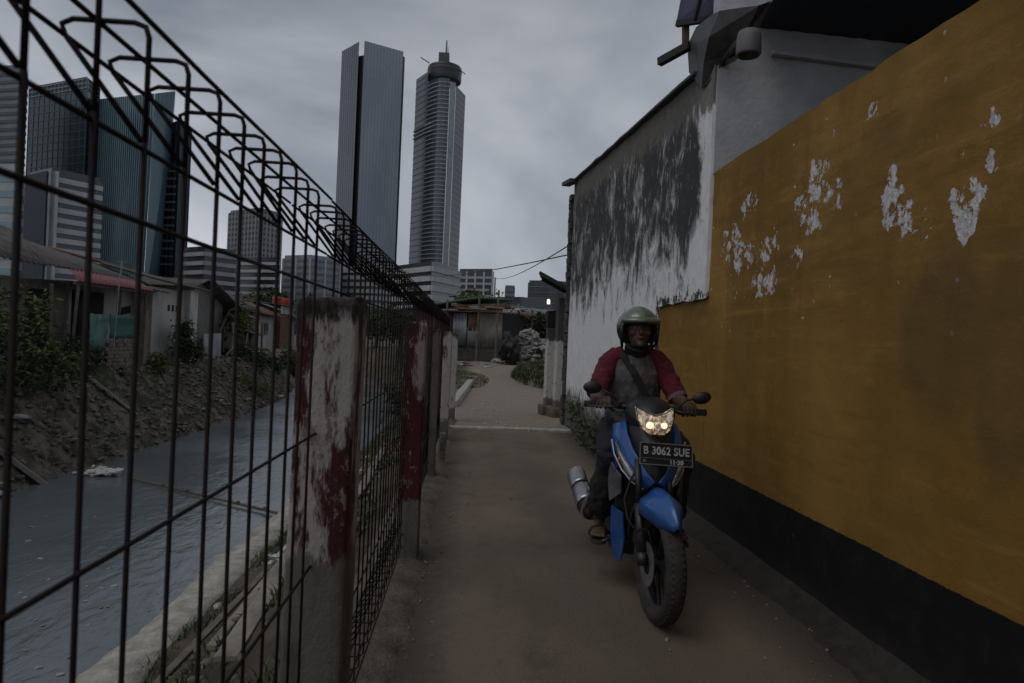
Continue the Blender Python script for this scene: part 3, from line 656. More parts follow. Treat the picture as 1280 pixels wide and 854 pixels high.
# --- tall glass slab tower with the slot at its corner
t = thing('skyscraper', 'tall plain grey glass tower with a dark vertical slot at its corner', 'skyscraper', group='skyscrapers on the horizon')
A, B, C_, D_ = base(413, 520), base(433.5, 502), base(440.5, 500), base(489, 516)
hT = top_z(440, 500, 51)
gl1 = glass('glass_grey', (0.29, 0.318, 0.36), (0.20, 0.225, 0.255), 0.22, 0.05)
gl1d = glass('glass_grey_shaded', (0.135, 0.152, 0.178), (0.105, 0.12, 0.14), 0.25, 0.05)  # darker copy of the tower glass; the wing's shade is in its colour
back = close([B, C_], 40)
solid_tower(t, 'tower_core', [B + (C_ - B) * 0.02 + B.normalized() * 4, C_ + B.normalized() * 4, C_ + B.normalized() * 34, B + B.normalized() * 34], 0, hT - 9, mat('slot_dark', (0.022, 0.026, 0.032), 0.4, 0.2))
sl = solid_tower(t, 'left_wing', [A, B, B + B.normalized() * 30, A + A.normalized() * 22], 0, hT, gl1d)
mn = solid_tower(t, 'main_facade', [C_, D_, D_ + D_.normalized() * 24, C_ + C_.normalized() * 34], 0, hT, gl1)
mb = MB(); fins(mb, [C_, D_], 2, hT - 0.2, 2.6, 0.30, 0.14); mb.build('mullion', mat('mullion_grey', (0.26, 0.287, 0.322), 0.35, 0.2, metal=0.3), mn)
mb = MB(); fins(mb, [A, B], 2, hT - 0.2, 3.0, 0.22, 0.12); mb.build('mullion', mat('mullion_shaded', (0.12, 0.135, 0.15)), sl)  # mullion colour darkened to match the shaded wing
mb = MB(); e_ = D_ + (D_ - C_).normalized() * 0.2; f_ = base(491.5, 518); mb.prism([(e_.x, e_.y), (f_.x, f_.y), (f_.x * 1.05, f_.y * 1.05), (e_.x * 1.05, e_.y * 1.05)], 0, hT - 3.5); mb.build('edge_fin', mat('slot_dark', (0.03, 0.035, 0.04)), t)

# --- round topped tower
t = thing('skyscraper', 'tall banded tower with round drum crown, mast and cranes', 'skyscraper', group='skyscrapers on the horizon')
Zc = 520
p0, p1, p2, p3, p4 = base(507, 548), base(521.5, 530), base(549, Zc), base(556.5, 523), base(569, 545)
h2 = top_z(535, 522, 99); h2l = top_z(512, 540, 95); h2r = top_z(566, 542, 118)
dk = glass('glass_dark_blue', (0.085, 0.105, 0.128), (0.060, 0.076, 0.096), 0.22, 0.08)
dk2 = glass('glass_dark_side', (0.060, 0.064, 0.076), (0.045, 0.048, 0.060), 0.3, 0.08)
lt = mat('spandrel_light', (0.36, 0.38, 0.40), 0.5, 0.2, 0.3)
# gently bowed front
front = [p1 + (p2 - p1) * s + Vector((0, -1)) * (5.5 * math.sin(math.pi * s)) for s in [i / 6 for i in range(7)]]
bd = solid_tower(t, 'bowed_front', close(front, 26), 0, h2, dk)
mb = MB(); bands(mb, front, 3, h2 - 1, 0.62, 2.65, 0.45); mb.build('spandrel_cladding', lt, bd)
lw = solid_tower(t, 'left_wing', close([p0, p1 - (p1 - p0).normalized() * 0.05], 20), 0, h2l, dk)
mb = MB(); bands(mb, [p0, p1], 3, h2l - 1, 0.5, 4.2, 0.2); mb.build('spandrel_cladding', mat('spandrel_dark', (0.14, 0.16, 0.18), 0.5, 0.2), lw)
# pale collar two thirds of the way up
mb = MB(); zc_ = top_z(515, 540, 172); bands(mb, [p0, p1, front[2]], zc_, zc_ + 7.2, 1.1, 1.9, 0.9); mb.build('collar_cladding', lt, t)
ch = solid_tower(t, 'corner_strip', close([p2 + (p3 - p2) * 0.05, p3], 20), 0, h2 - 2, mat('corner_pale_glass', (0.30, 0.325, 0.35), 0.3, 0.2, 0.2, metal=0.2))
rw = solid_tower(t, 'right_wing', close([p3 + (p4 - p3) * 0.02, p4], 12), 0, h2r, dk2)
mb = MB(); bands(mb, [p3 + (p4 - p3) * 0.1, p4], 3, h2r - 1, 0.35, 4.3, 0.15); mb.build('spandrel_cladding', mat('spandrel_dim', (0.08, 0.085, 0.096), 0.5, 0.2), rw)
mb = MB(); zr = top_z(566, 545, 186); bands(mb, [p3 + (p4 - p3) * 0.15, p4], zr, zr + 6, 1.0, 1.2, 0.4); mb.build('collar_cladding', lt, rw)
cc = base(542, 540); rr = 13.4; zb = top_z(542, 535, 100); zt = top_z(542, 535, 82)
mb = MB(); mb.lathe([(0, zb), (rr * 0.97, zb), (rr, zb + 1.5), (rr, zt - 1.2), (rr * 0.96, zt), (0, zt + 0.6)], (cc.x, cc.y, 0), 'Z', 40); cw = mb.build('crown', mat('crown_dark', (0.030, 0.032, 0.037), 0.4, 0.3, 0.4), t, smooth=False)
mb = MB(); mb.lathe([(rr * 1.01, zt - 4), (rr * 1.02, zt - 3.4), (rr * 1.01, zt - 2.8)], (cc.x, cc.y, 0), 'Z', 40); mb.build('crown_ring', mat('crown_ring', (0.07, 0.073, 0.077), 0.5), cw)
zq = top_z(540, 540, 69); s_ = base(540.5, 540); mb = MB(); mb.box((s_.x, s_.y, (zt + zq) / 2), (8.2, 8, zq - zt + 1)); mb.box((s_.x + 4.5, s_.y, zt + 2), (3, 6, 4), (0, 0.4, 0)); mb.build('plant_room', mat('plant_room', (0.07, 0.075, 0.08), 0.6, 0.3, 0.5), t)
mb = MB(); za = top_z(540, 540, 57); mb.tube([(s_.x + 1.6, s_.y, zq), (s_.x + 1.6, s_.y, za + 4), (s_.x + 1.6, s_.y, za)], [0.9, 0.5, 0.15], 6); mb.tube([(s_.x + 3.1, s_.y, zq), (s_.x + 3.1, s_.y, za - 1)], 0.18, 5); mb.build('mast', mat('mast_grey', (0.18, 0.18, 0.19), 0.5, 0.1), t)
mb = MB(); ca = P(537, 79, 535); cb = P(526, 72, 535); mb.bar(ca, cb, 0.5, 0.7); mb.build('crane_arm', mat('crane_dark', (0.07, 0.07, 0.075), 0.5, 0.1), t)
mb = MB(); ca = P(575, 88, 535); cb = P(582, 93, 535); mb.bar(ca, cb, 0.5, 0.6); mb.build('crane_arm', mat('crane_dark', (0.07, 0.07, 0.075)), t)

# --- generic blocks
def block(name, label, front_px, toppx, toppy, depth, body, band=None, band_h=1.0, gap=2.6, proud=0.3, fin=None, fin_step=4.0, fin_w=0.6, group='buildings on the skyline', cat='building', roofm=None, z0=0.0, start=1.0, roof_h=1.4):
    t = thing(name, label, cat, group=group); pts = [base(a, z) for a, z in front_px]; zc = min(front_px, key=lambda q: abs(q[0] - toppx))[1]
    h = top_z(toppx, zc, toppy)
    w = solid_tower(t, 'wall', close(pts, depth), z0, h, body)
    if band is not None: mb = MB(); bands(mb, pts, z0, h - 0.3, band_h, gap, proud, start=start); mb.build('floor_cladding', band, w)
    if fin is not None: mb = MB(); fins(mb, pts, z0 + 1, h - 0.3, fin_step, fin_w, proud * 1.4); mb.build('pilaster', fin, w)
    cl = close(pts, depth * 0.8); c = sum(cl, Vector((0, 0))) / len(cl)
    mb = MB(); mb.prism([((p.x - c.x) * 0.94 + c.x, (p.y - c.y) * 0.94 + c.y) for p in cl], h + 0.002, h + roof_h); mb.build('roof', roofm or body, t)
    return t, pts, h
def pm_(n, c, r=0.6, v=0.2, s=0.15): return mat(n, c, r, v, s)
white = pm_('building_white', (0.46, 0.465, 0.475)); lgrey = pm_('building_pale', (0.35, 0.36, 0.375)); mgrey = pm_('building_grey', (0.17, 0.18, 0.195)); dgrey = pm_('building_dark', (0.07, 0.078, 0.09))
winm = glass('window_dark', (0.055, 0.064, 0.075), (0.035, 0.042, 0.05), 0.2, 0.3)
teal = glass('glass_teal', (0.0875, 0.1458, 0.1732), (0.0600, 0.1080, 0.1321), 0.2, 0.08); teal2 = glass('glass_teal_light', (0.1313, 0.2133, 0.2485), (0.1000, 0.1688, 0.1988), 0.2, 0.08)
dark2 = glass('glass_black', (0.0562, 0.0837, 0.1022), (0.0375, 0.0567, 0.0738), 0.18, 0.1)
mullt = mat('mullion_teal', (0.17, 0.215, 0.23), 0.45, 0.2, 0.4)
t_, p_, h_ = block('office_tower', 'banded grey tower cut by the picture edge beyond the gray roofed house', [(-60, 300), (14, 292), (22, 300)], 14, 84, 30, mgrey, dgrey, 1.4, 2.0, 0.3, group='office towers beyond the canal houses', cat='office tower')
t_, p_, h_ = block('office_tower', 'dark blue glass block with a framed open top, beside the green twin tower', [(25, 340), (97, 322), (112, 335)], 60, 113, 40, dark2, mat('floor_teal_dim', (0.075, 0.095, 0.105), 0.4, 0.2), 0.5, 3.3, 0.15, mat('mullion_teal_dim', (0.085, 0.105, 0.115), 0.4, 0.2), 4.0, 0.35, group='office towers beyond the canal houses', cat='office tower')
mb = MB(); bands(mb, p_, h_ - 4.5, h_ + 0.3, 0.5, 1.6, 0.4); fins(mb, p_, h_ - 5, h_ - 0.2, 3.0, 0.35, 0.4); mb.build('roof_frame', mullt, t_)
# twin tower with raked sides
t = thing('office_tower', 'green glass twin tower with fine vertical lines and a paler leaning edge', 'office tower', group='office towers beyond the canal houses')
def raked(parent, name, b_, t2, h, m, depth=30, fin=0.0, fm=None, fw=0.3):
    """tower face whose foot chain and top chain differ"""
    lo = [base(a, z) for a, z in b_]; hi = [base(a, z) for a, z in t2]; n = len(lo)
    lo2 = close(lo, depth); hi2 = close(hi, depth); mb = MB(); k = len(lo2)
    mb.add([(p.x, p.y, 0) for p in lo2] + [(p.x, p.y, h[i] if i < n else h[n - 1 if i == n else 0]) for i, p in enumerate(hi2)], [tuple(range(k - 1, -1, -1)), tuple(range(k, 2 * k))] + [(i, (i + 1) % k, k + (i + 1) % k, k + i) for i in range(k)])
    o = mb.build(name, m, parent)
    if fin:
        mb = MB()
        for i in range(n - 1):
            L = (hi[i + 1] - hi[i]).length; q = max(1, round(L / fin))
            for j in range(1, q):
                s = j / q; a = lo[i].lerp(lo[i + 1], s); b = hi[i].lerp(hi[i + 1], s); hh = h[i] + (h[i + 1] - h[i]) * s
                mb.bar((a.x, a.y - 0.12, 0), (b.x, b.y - 0.12, hh), fw, 0.3, up=(0, 1, 0))
        mb.build('mullion', fm, o)
    return o
raked(t, 'main_facade', [(112, 330), (176, 300)], [(112, 330), (181, 300)], [top_z(112, 330, 124), top_z(181, 300, 117)], teal, 30, 2.0, mat('mullion_green', (0.1562, 0.2497, 0.2840), 0.4, 0.2), 0.28)
raked(t, 'pale_facade', [(176.4, 300), (193, 318)], [(181.4, 300), (207, 318)], [top_z(181, 300, 117), top_z(207, 318, 114)], teal2, 24, 4.0, mullt, 0.3)
t_, p_, h_ = block('office_tower', 'narrow near black glass tower standing right of the green twin tower', [(193.5, 330), (216, 318), (229, 330)], 216, 152, 30, dark2, None, fin=mat('mullion_teal_dim', (0.085, 0.105, 0.115)), fin_step=5, fin_w=0.4, proud=0.2, group='office towers beyond the canal houses', cat='office tower')
mb = MB(); s0, s1 = base(197, 317), base(212, 316); bands(mb, [s0, s1], 30, h_ * 0.78, 0.9, 2.7, 0.3); mb.build('balcony_cladding', mat('balcony_dim', (0.10, 0.115, 0.125), 0.5, 0.2), t_)
t_, p_, h_ = block('office_block', 'low white banded office block with a dark glass end, before the dark block', [(27, 232), (56, 222), (121, 236)], 56, 214, 30, winm, white, 1.7, 1.6, 0.5, cat='office block')
mb = MB(); a, b = base(26.5, 230), base(54.5, 221); mb.prism([(a.x, a.y - 1.6), (b.x, b.y - 1.6), (b.x, b.y + 6), (a.x, a.y + 6)], 0, h_ - 0.5); mb.build('glass_end', mat('glass_end', (0.030, 0.037, 0.052), 0.5, 0.3, 0.2, spec=0.12), t_)
mb = MB(); fins(mb, [base(57, 221), base(61, 221.5)], 0, h_, 3, 2.2, 0.9); mb.build('white_pier', white, t_)
block('apartment_block', 'pale block with a plain white gable cut by the picture edge', [(-40, 160), (11, 158), (24, 166)], 11, 212, 20, lgrey, teal2, 1.6, 2.0, 0.12, cat='apartment block')
block('hotel', 'grey hotel slab with a regular grid of small windows', [(280, 420), (318, 404), (347, 420)], 318, 262, 30, mat('hotel_wall', (0.21, 0.215, 0.23), 0.6, 0.2, 0.2), dgrey, 1.4, 1.8, 0.06, lgrey, 3.2, 1.1, cat='hotel')
block('office_block', 'low white and black banded building below the grey hotel', [(224, 260), (252, 252), (292, 262)], 252, 312, 26, winm, lgrey, 1.5, 1.9, 0.5, cat='office block')
block('office_block', 'low banded building at the foot of the hotel, right half paler', [(292.5, 300), (346, 292)], 300, 326, 24, winm, white, 1.2, 2.0, 0.5, cat='office block')
block('office_block', 'pale blue low block between the hotel and the tall slab tower', [(350, 330), (384, 322), (422, 332)], 384, 322, 26, mat('pale_blue_wall', (0.25, 0.28, 0.32), 0.5, 0.2, 0.2), mgrey, 1.1, 2.0, 0.2, white, 9, 0.8, cat='office block')
block('office_block', 'white block seen under the foot of the tall slab tower', [(422.5, 360), (462, 352), (496, 360)], 462, 336, 26, lgrey, winm, 1.3, 2.2, 0.15, cat='office block')
block('parking_block', 'long white multi storey car park with dark open decks below the drum crowned tower', [(488, 262), (536, 240), (572, 262)], 536, 331, 30, winm, white, 1.9, 1.5, 0.6, cat='car park')
block('apartment_slab', 'grey apartment slab with a window grid right of the car park', [(570, 380), (613, 372)], 590, 340, 26, winm, lgrey, 1.3, 2.1, 0.4, white, 5.5, 1.0, cat='apartment block')
block('office_block', 'small lone dark office block between the apartment slab and the wide dark block', [(628.5, 520), (641, 520)], 634, 359, 22, mgrey, dgrey, 1.0, 2.4, 0.1, cat='office block')
block('office_block', 'wide dark glass block beside the solar lamp', [(657, 430), (693, 424), (706, 430)], 680, 353, 26, dgrey, mgrey, 0.5, 3.0, 0.2, cat='office block')
block('shopping_centre', 'long low white building with stepped bands behind the waste heap', [(600, 205), (650, 196), (688, 205)], 650, 377, 30, winm, white, 1.5, 1.4, 0.8, cat='building')
# ================================================================== HOUSES ON THE FAR BANK
asb_m = mat('asbestos_roof', (0.105, 0.096, 0.092), 0.9, 0.45, 1.6, bump=0.5, bscale=20)
asb2_m = mat('asbestos_roof_pale', (0.17, 0.158, 0.148), 0.9, 0.4, 2.2, bump=0.5, bscale=20)
red_m = mat('red_awning', (0.21, 0.060, 0.066), 0.7, 0.35, 1.5)
rust_m = mat('rusty_sheet', (0.16, 0.075, 0.045), 0.8, 0.5, 3)
plw_m = mat('house_plaster', (0.40, 0.375, 0.345), 0.9, 0.35, 1.2, bump=0.4, bscale=18, stretch=(1, 1, 0.4))
plg_m = mat('dirty_plaster', (0.22, 0.20, 0.18), 0.92, 0.4, 1.5, bump=0.5, bscale=18, stretch=(1, 1, 0.5))
drk_m = mat('dark_opening', (0.012, 0.012, 0.012), 0.9, 0.3)
wood_m = mat('weathered_wood', (0.15, 0.125, 0.10), 0.88, 0.45, 8, stretch=(1, 1, 3))
brk_m = mat('rubble_brick', (0.19, 0.15, 0.125), 0.92, 0.5, 6, bump=0.8, bscale=14)
zinc_m = mat('zinc_sheet', (0.25, 0.265, 0.28), 0.5, 0.4, 2.2, metal=0.45, bump=0.2, bscale=12)
tg_m = mat('tarp_dark_green', (0.022, 0.105, 0.082), 0.6, 0.35, 4, bump=0.4, bscale=8); tl_m = mat('tarp_pale_green', (0.085, 0.175, 0.16), 0.6, 0.45, 5, bump=0.4, bscale=8)
gl_m = mat('window_pane', (0.03, 0.034, 0.04), 0.2, 0.3)

def sheet_roof(parent, name, eave0, eave1, ridge1, ridge0, m, ribs=0, t=0.03):
    """one roof slope from two eave corners to two ridge corners; corrugated, with real thickness"""
    L = (Vector(eave1) - Vector(eave0)).length
    return corr(eave0, eave1, ridge1, ridge0, ribs or max(6, int(L / 0.22)), 0.022).build(name, m, parent, smooth=True, solid=t)

# long low house with the grey roof
h = thing('riverside_house', 'long dark house with a sagging grey corrugated roof behind the big bush', 'house')
mb = MB(); mb.box((-14.3, 14.2, 1.2), (4.2, 14.5, 2.6)); mb.build('wall', plg_m, h)
sheet_roof(h, 'roof', (-11.3, 7.0, 2.85), (-11.2, 18.6, 2.82), (-14.2, 21.6, 4.15), (-14.2, 7.0, 4.2), asb_m)
sheet_roof(h, 'roof', (-14.2, 21.6, 4.15), (-14.2, 7.0, 4.2), (-17.2, 7.0, 2.8), (-17.2, 21.6, 2.8), asb_m)
sheet_roof(h, 'roof', (-11.5, 18.7, 2.90), (-11.7, 25.2, 2.86), (-14.0, 26.4, 3.52), (-14.0, 20.5, 3.95), asb_m)
sheet_roof(h, 'lean_to_roof', (-10.7, 9.0, 2.30), (-10.75, 16.2, 2.32), (-11.5, 16.4, 2.70), (-11.4, 9.0, 2.68), asb2_m)
mb = MB(); mb.box((-12.22, 19.9, 1.25), (0.05, 1.1, 2.0)); mb.build('door', drk_m, h); mb = MB(); mb.box((-12.21, 16.6, 1.35), (0.05, 1.4, 1.1)); mb.build('window', gl_m, h)
for y in (9.5, 12.8, 15.9, 18.4): mb = MB(); mb.tube([(-10.95, y, -0.2), (-10.95, y, 2.34)], 0.05, 6); mb.build('post', wood_m, h)

h = thing('awning_house', 'small whitewashed house under a faded red tin awning behind green tarpaulin', 'house')
mb = MB(); mb.box((-13.3, 23.9, 1.3), (2.4, 5.4, 2.6)); mb.build('wall', plw_m, h)
sheet_roof(h, 'awning', (-10.6, 18.95, 2.46), (-10.6, 23.4, 2.50), (-11.6, 24.4, 2.84), (-11.6, 20.3, 2.88), red_m)
sheet_roof(h, 'roof', (-11.2, 23.6, 2.66), (-10.9, 25.2, 2.56), (-13.0, 26.0, 3.0), (-13.0, 24.2, 3.1), asb2_m)
mb = MB(); mb.box((-12.08, 22.2, 1.2), (0.06, 1.7, 2.3)); mb.build('doorway', drk_m, h)
f = MB(); f.box((-12.07, 24.5, 1.85), (0.06, 0.62, 0.24), (0.15, 0, 0)); f.build('window', drk_m, h)
for y in (19.3, 21.6, 23.2): mb = MB(); mb.tube([(-10.95, y, -0.2), (-10.8, y + 0.05, 2.44)], 0.045, 6); mb.build('awning_post', wood_m, h)
mb = MB(); mb.bar((-10.72, 19.0, 2.42), (-10.72, 23.4, 2.46), 0.05, 0.08); mb.build('awning_beam', wood_m, h)

def tarp(y0, y1, z0, z1, m, label, x=-10.72):
    mb = MB(); n = 16; vs = []
    for i in range(n + 1):
        y = y0 + (y1 - y0) * i / n
        for j in range(7):
            z = z0 + (z1 - z0) * j / 6
            vs.append((x + 0.06 * fbm(y * 3, z * 2, 4), y, z + (0.05 * fbm(y * 2, 1, 2) if j == 6 else 0)))
    mb.add(vs, [(i * 7 + j, i * 7 + j + 1, (i + 1) * 7 + j + 1, (i + 1) * 7 + j) for i in range(n) for j in range(6)])
    return tag(mb.build('tarpaulin', m, solid=0.015, smooth=True), label, 'tarpaulin')
tarp(19.75, 20.72, 0.62, 1.62, tl_m, 'pale torn green tarpaulin stretched beside the darker green one')
tarp(20.85, 22.5, 0.92, 1.64, tg_m, 'dark green tarpaulin hung over the low brick wall under the red awning')
mb = MB()
for r_ in range(9):
    y = 20.85 + 0.12 * (r_ % 2)
    while y < 22.4: mb.box((-10.78 + rnd.uniform(-.02, .02), y, -0.08 + r_ * 0.115), (0.14, 0.23, 0.105), (0, 0, rnd.uniform(-.04, .04))); y += 0.243
tag(mb.build('low_brick_wall', brk_m, bevel=0.008), 'low crumbling brick wall below the dark green tarpaulin', 'wall')
mb = MB(); mb.box((-10.7, 22.85, 0.85), (0.26, 0.26, 2.0), (0.01, 0.02, 0.05)); tag(mb.build('brick_pillar', brk_m, bevel=0.015), 'rough stone pillar at the end of the low brick wall', 'pillar')
mb = MB(); mb.tube([(-10.6, 20.9, 0.6), (-10.55, 20.95, 2.4), (-10.5, 21.0, 3.25)], 0.022, 6); mb.tube([(-10.5, 20.75, 3.2), (-10.5, 21.3, 3.24)], 0.014, 5); mb.tube([(-10.5, 20.9, 3.1), (-10.5, 21.15, 3.12)], 0.012, 5)
tag(mb.build('antenna_pole', zinc_m), 'thin pale antenna pole rising in front of the red awning', 'antenna')

h = thing('plaster_house', 'pale plastered house with three small vent holes and a corner pillar coloured as lit', 'house')
mb = MB(); mb.box((-13.0, 26.5, 1.25), (3.2, 3.0, 3.0)); mb.build('wall', plw_m, h)
mb = MB(); mb.box((-11.34, 28.1, 1.3), (0.32, 0.75, 3.05)); mb.build('corner_pillar', mat('lit_corner_white', (0.55, 0.52, 0.48), 0.9, 0.35, 3, stretch=(1, 1, 0.3), bump=0.3), h, bevel=0.01)  # brighter tone puts the lit corner of the house into the colour
for y in (26.3, 26.65, 27.0): mb = MB(); mb.box((-11.395, y, 2.05), (0.03, 0.15, 0.24)); mb.build('vent_hole', drk_m, h)
sheet_roof(h, 'roof', (-10.95, 24.9, 2.95), (-10.9, 29.2, 2.88), (-13.2, 29.2, 3.4), (-13.2, 24.9, 3.5), asb_m)
sheet_roof(h, 'red_roof', (-13.2, 25.2, 3.52), (-13.2, 28.6, 3.43), (-15.2, 28.6, 3.9), (-15.2, 25.2, 4.0), rust_m)

h = thing('gable_shack', 'grey boarded shack with a lopsided gable beside the pale plastered house', 'shack')
mb = MB(); 
mb.add([(-12.2, 30.6, -0.1), (-12.4, 34.6, -0.1), (-12.4, 34.6, 2.55), (-12.3, 31.6, 3.42), (-12.2, 30.6, 3.2), (-15.2, 30.6, -0.1), (-15.4, 34.6, -0.1), (-15.4, 34.6, 2.55), (-15.3, 31.6, 3.42), (-15.2, 30.6, 3.2)], [(0, 1, 2, 3, 4), (9, 8, 7, 6, 5), (0, 5, 6, 1), (1, 6, 7, 2), (2, 7, 8, 3), (3, 8, 9, 4), (4, 9, 5, 0)])
mb.build('wall', mat('grey_boards', (0.20, 0.185, 0.165), 0.9, 0.4, 3, stretch=(1, 6, 1), bump=0.4), h)
sheet_roof(h, 'roof', (-11.7, 37.0, 1.95), (-15.6, 37.0, 1.95), (-15.6, 31.5, 3.52), (-11.7, 31.5, 3.52), asb2_m)
sheet_roof(h, 'roof', (-15.6, 30.0, 3.12), (-11.9, 30.0, 3.12), (-11.9, 31.5, 3.53), (-15.6, 31.5, 3.53), asb_m)
mb = MB(); mb.box((-12.05, 33.3, 0.45), (0.05, 0.9, 1.2)); mb.build('door', drk_m, h)
mb = MB(); mb.bar((-11.9, 33.0, 1.2), (-12.0, 34.5, 2.3), 0.05, 0.12); mb.build('brace', wood_m, h)
mb = MB(); mb.slab([(-11.75, 30.7, -0.3), (-11.85, 33.0, -0.3), (-11.85, 33.0, 1.15), (-11.75, 30.7, 1.1)], 0.03); tag(mb.build('metal_sheet', mat('white_sheet', (0.42, 0.42, 0.42), 0.6, 0.35, 1.5)), 'white metal sheet leaning on the bank below the boarded gable', 'metal sheet')

h = thing('stilt_shack', 'ramshackle wooden shack on stilts over the bank with a long grey roof', 'shack')
mb = MB(); mb.box((-14.0, 38.4, 1.1), (2.6, 5.2, 1.9)); mb.build('wall', wood_m, h)
sheet_roof(h, 'roof', (-12.1, 35.9, 2.15), (-12.6, 41.4, 2.0), (-14.6, 41.4, 2.65), (-14.6, 35.9, 2.8), asb2_m)
sheet_roof(h, 'lean_to_roof', (-11.7, 37.5, 1.15), (-12.1, 40.6, 1.05), (-12.8, 40.6, 1.4), (-12.7, 37.5, 1.45), asb_m)
for y in (36.4, 37.6, 38.8, 40.0, 40.9): mb = MB(); mb.tube([(-12.3, y, -2.0), (-12.35, y + 0.05, 1.9)], 0.06, 6); mb.build('stilt', wood_m, h)
for y, m in ((37.0, plw_m), (38.2, drk_m), (39.4, plw_m)): mb = MB(); mb.box((-12.64, y, 1.45), (0.06, 0.7, 0.6)); mb.build('wall_panel', m, h)
mb = MB(); mb.bar((-12.3, 36.0, 0.35), (-12.5, 41.2, 0.3), 0.9, 0.10); mb.build('platform', wood_m, h)
# second row of roofs behind the bank houses
for k, (px, zc, w_, zr_, m_, wl_, lab) in enumerate(((262, 46, 5.0, 3.9, asb_m, plg_m, 'house with a low grey roof behind the boarded gable'), (296, 50, 5.5, 3.5, rust_m, plw_m, 'house with a rusty roof behind the stilt shack'), (326, 58, 6.0, 3.7, asb2_m, plg_m, 'pale roofed house half hidden by the trees beyond the stilt shack'), (205, 40, 4.5, 4.2, rust_m, plg_m, 'rusty roofed house behind the pale plastered house'))):
    c = P(px, hy(px), zc); h = thing('bank_house', lab, 'house', (c.x, c.y, 0), 0.12 * (k - 1), 'houses behind the bank houses')
    mb = MB(); mb.box((0, 0, zr_ * .36), (w_ * .8, w_ * .8, zr_ * .72)); mb.build('wall', wl_, h)
    mb = MB(); mb.box((w_ * .405, -.4, 1.5), (.06, .9, .8)); mb.box((-.3, -w_ * .405, 1.5), (.9, .06, .8)); mb.build('window', gl_m, h)
    e = w_ * .5; sheet_roof(h, 'roof', (e, -e, zr_ * .72), (e, e, zr_ * .70), (0, e, zr_), (0, -e, zr_ * .98), m_); sheet_roof(h, 'roof', (-e, e, zr_ * .70), (-e, -e, zr_ * .72), (0, -e, zr_ * .98 + .01), (0, e, zr_ + .01), m_)
oq = P(358, 400, 55)
h = thing('orange_hut', 'hut with an orange front and two red drums on its roof, beyond the stilt shack', 'hut')
mb = MB(); mb.box((oq.x - 1.3, oq.y, 1.4), (2.6, 3.4, 2.8)); mb.build('wall', mat('orange_wall', (0.16, 0.075, 0.050), 0.85, 0.3, 2), h)
mb = MB(); mb.box((oq.x + 0.04, oq.y, 3.05), (0.08, 3.4, 0.62)); mb.build('fascia', plw_m, h)
sheet_roof(h, 'roof', (oq.x + .3, oq.y - 1.9, 3.4), (oq.x + .3, oq.y + 1.9, 3.4), (oq.x - 2.8, oq.y + 1.9, 3.7), (oq.x - 2.8, oq.y - 1.9, 3.7), asb2_m)
for y in (-1.3, 0.9): mb = MB(); mb.lathe([(0, 0), (.36, 0), (.39, .1), (.36, .3), (.39, .42), (.36, .62), (0, .64)], (oq.x - .4, oq.y + y, 3.46), 'Z', 14); mb.build('drum', mat('drum_red', (0.34, 0.035, 0.02), 0.5, 0.3), h, smooth=True)

# ================================================================== YARD AT THE END OF THE PATH
GY = 0.4
def yz(px, zc): q = P(px, hy(px), zc); return q
h = thing('tin_shack', 'shack of patched grey corrugated tin on a concrete footing at the end of the path', 'shack')
a = P(556, 452, 31.5); b = P(626, 456, 30.5)
a.z = b.z = GY; dv = (b - a).normalized(); nv = Vector((dv.y, -dv.x, 0)); bk = -nv * 3.0
mb = MB(); mb.slab([a, b, b + Vector((0, 0, 0.62)), a + Vector((0, 0, 0.62))], 0.3, -nv); mb.build('footing', plg_m, h)
def shp(s0, s1, z0, z1, off, m, nm, ribs=None):
    p0 = a.lerp(b, s0) + nv * off; p1 = a.lerp(b, s1) + nv * off
    corr(p0 + Vector((0, 0, z0)), p1 + Vector((0, 0, z0)), p1 + Vector((0, 0, z1)), p0 + Vector((0, 0, z1)), ribs or max(3, int((p1 - p0).length / 0.16)), 0.018).build(nm, m, h, smooth=True, solid=0.012)
mb = MB(); mb.slab([a, b, b + Vector((0, 0, 2.2)), a + Vector((0, 0, 2.2))], 2.8, -nv); o_ = mb.build('wall', drk_m, h)
shp(0.0, 0.10, 0.6, 2.2, 0.03, rust_m, 'rusty_panel'); shp(0.13, 0.38, 0.62, 2.15, 0.06, zinc_m, 'zinc_panel'); shp(0.40, 0.56, 1.35, 2.1, 0.03, rust_m, 'rusty_panel')
shp(0.385, 0.60, 0.6, 1.5, 0.02, mat('dull_zinc', (0.17, 0.175, 0.165), 0.7, 0.4, 2, metal=0.3), 'dull_panel'); shp(0.60, 1.0, 0.6, 2.15, 0.02, mat('tan_board', (0.215, 0.19, 0.16), 0.9, 0.4, 2), 'board_panel')
pr0 = a + nv * 0.5 + Vector((0, 0, 2.22)); pr1 = b + nv * 0.45 + Vector((0, 0, 2.28))
rm_ = (mat('pinkish_roof', (0.20, 0.14, 0.135), 0.85, 0.5, 1.5), rust_m, mat('dull_zinc', (0.17, 0.175, 0.165)), asb2_m)
for k in range(4):
    u0, u1 = pr0.lerp(pr1, k / 4 - .01), pr0.lerp(pr1, (k + 1) / 4 + .02); dz_ = Vector((0, 0, .05 * (k % 2) + .03 * k)); sheet_roof(h, 'roof_sheet', u0 + dz_, u1 + dz_ * .6, u1 - nv * 3.4 + Vector((0, 0, 0.25)) + dz_, u0 - nv * 3.4 + Vector((0, 0, 0.22)) + dz_, rm_[k], t=0.04)
q9 = random.Random(4)
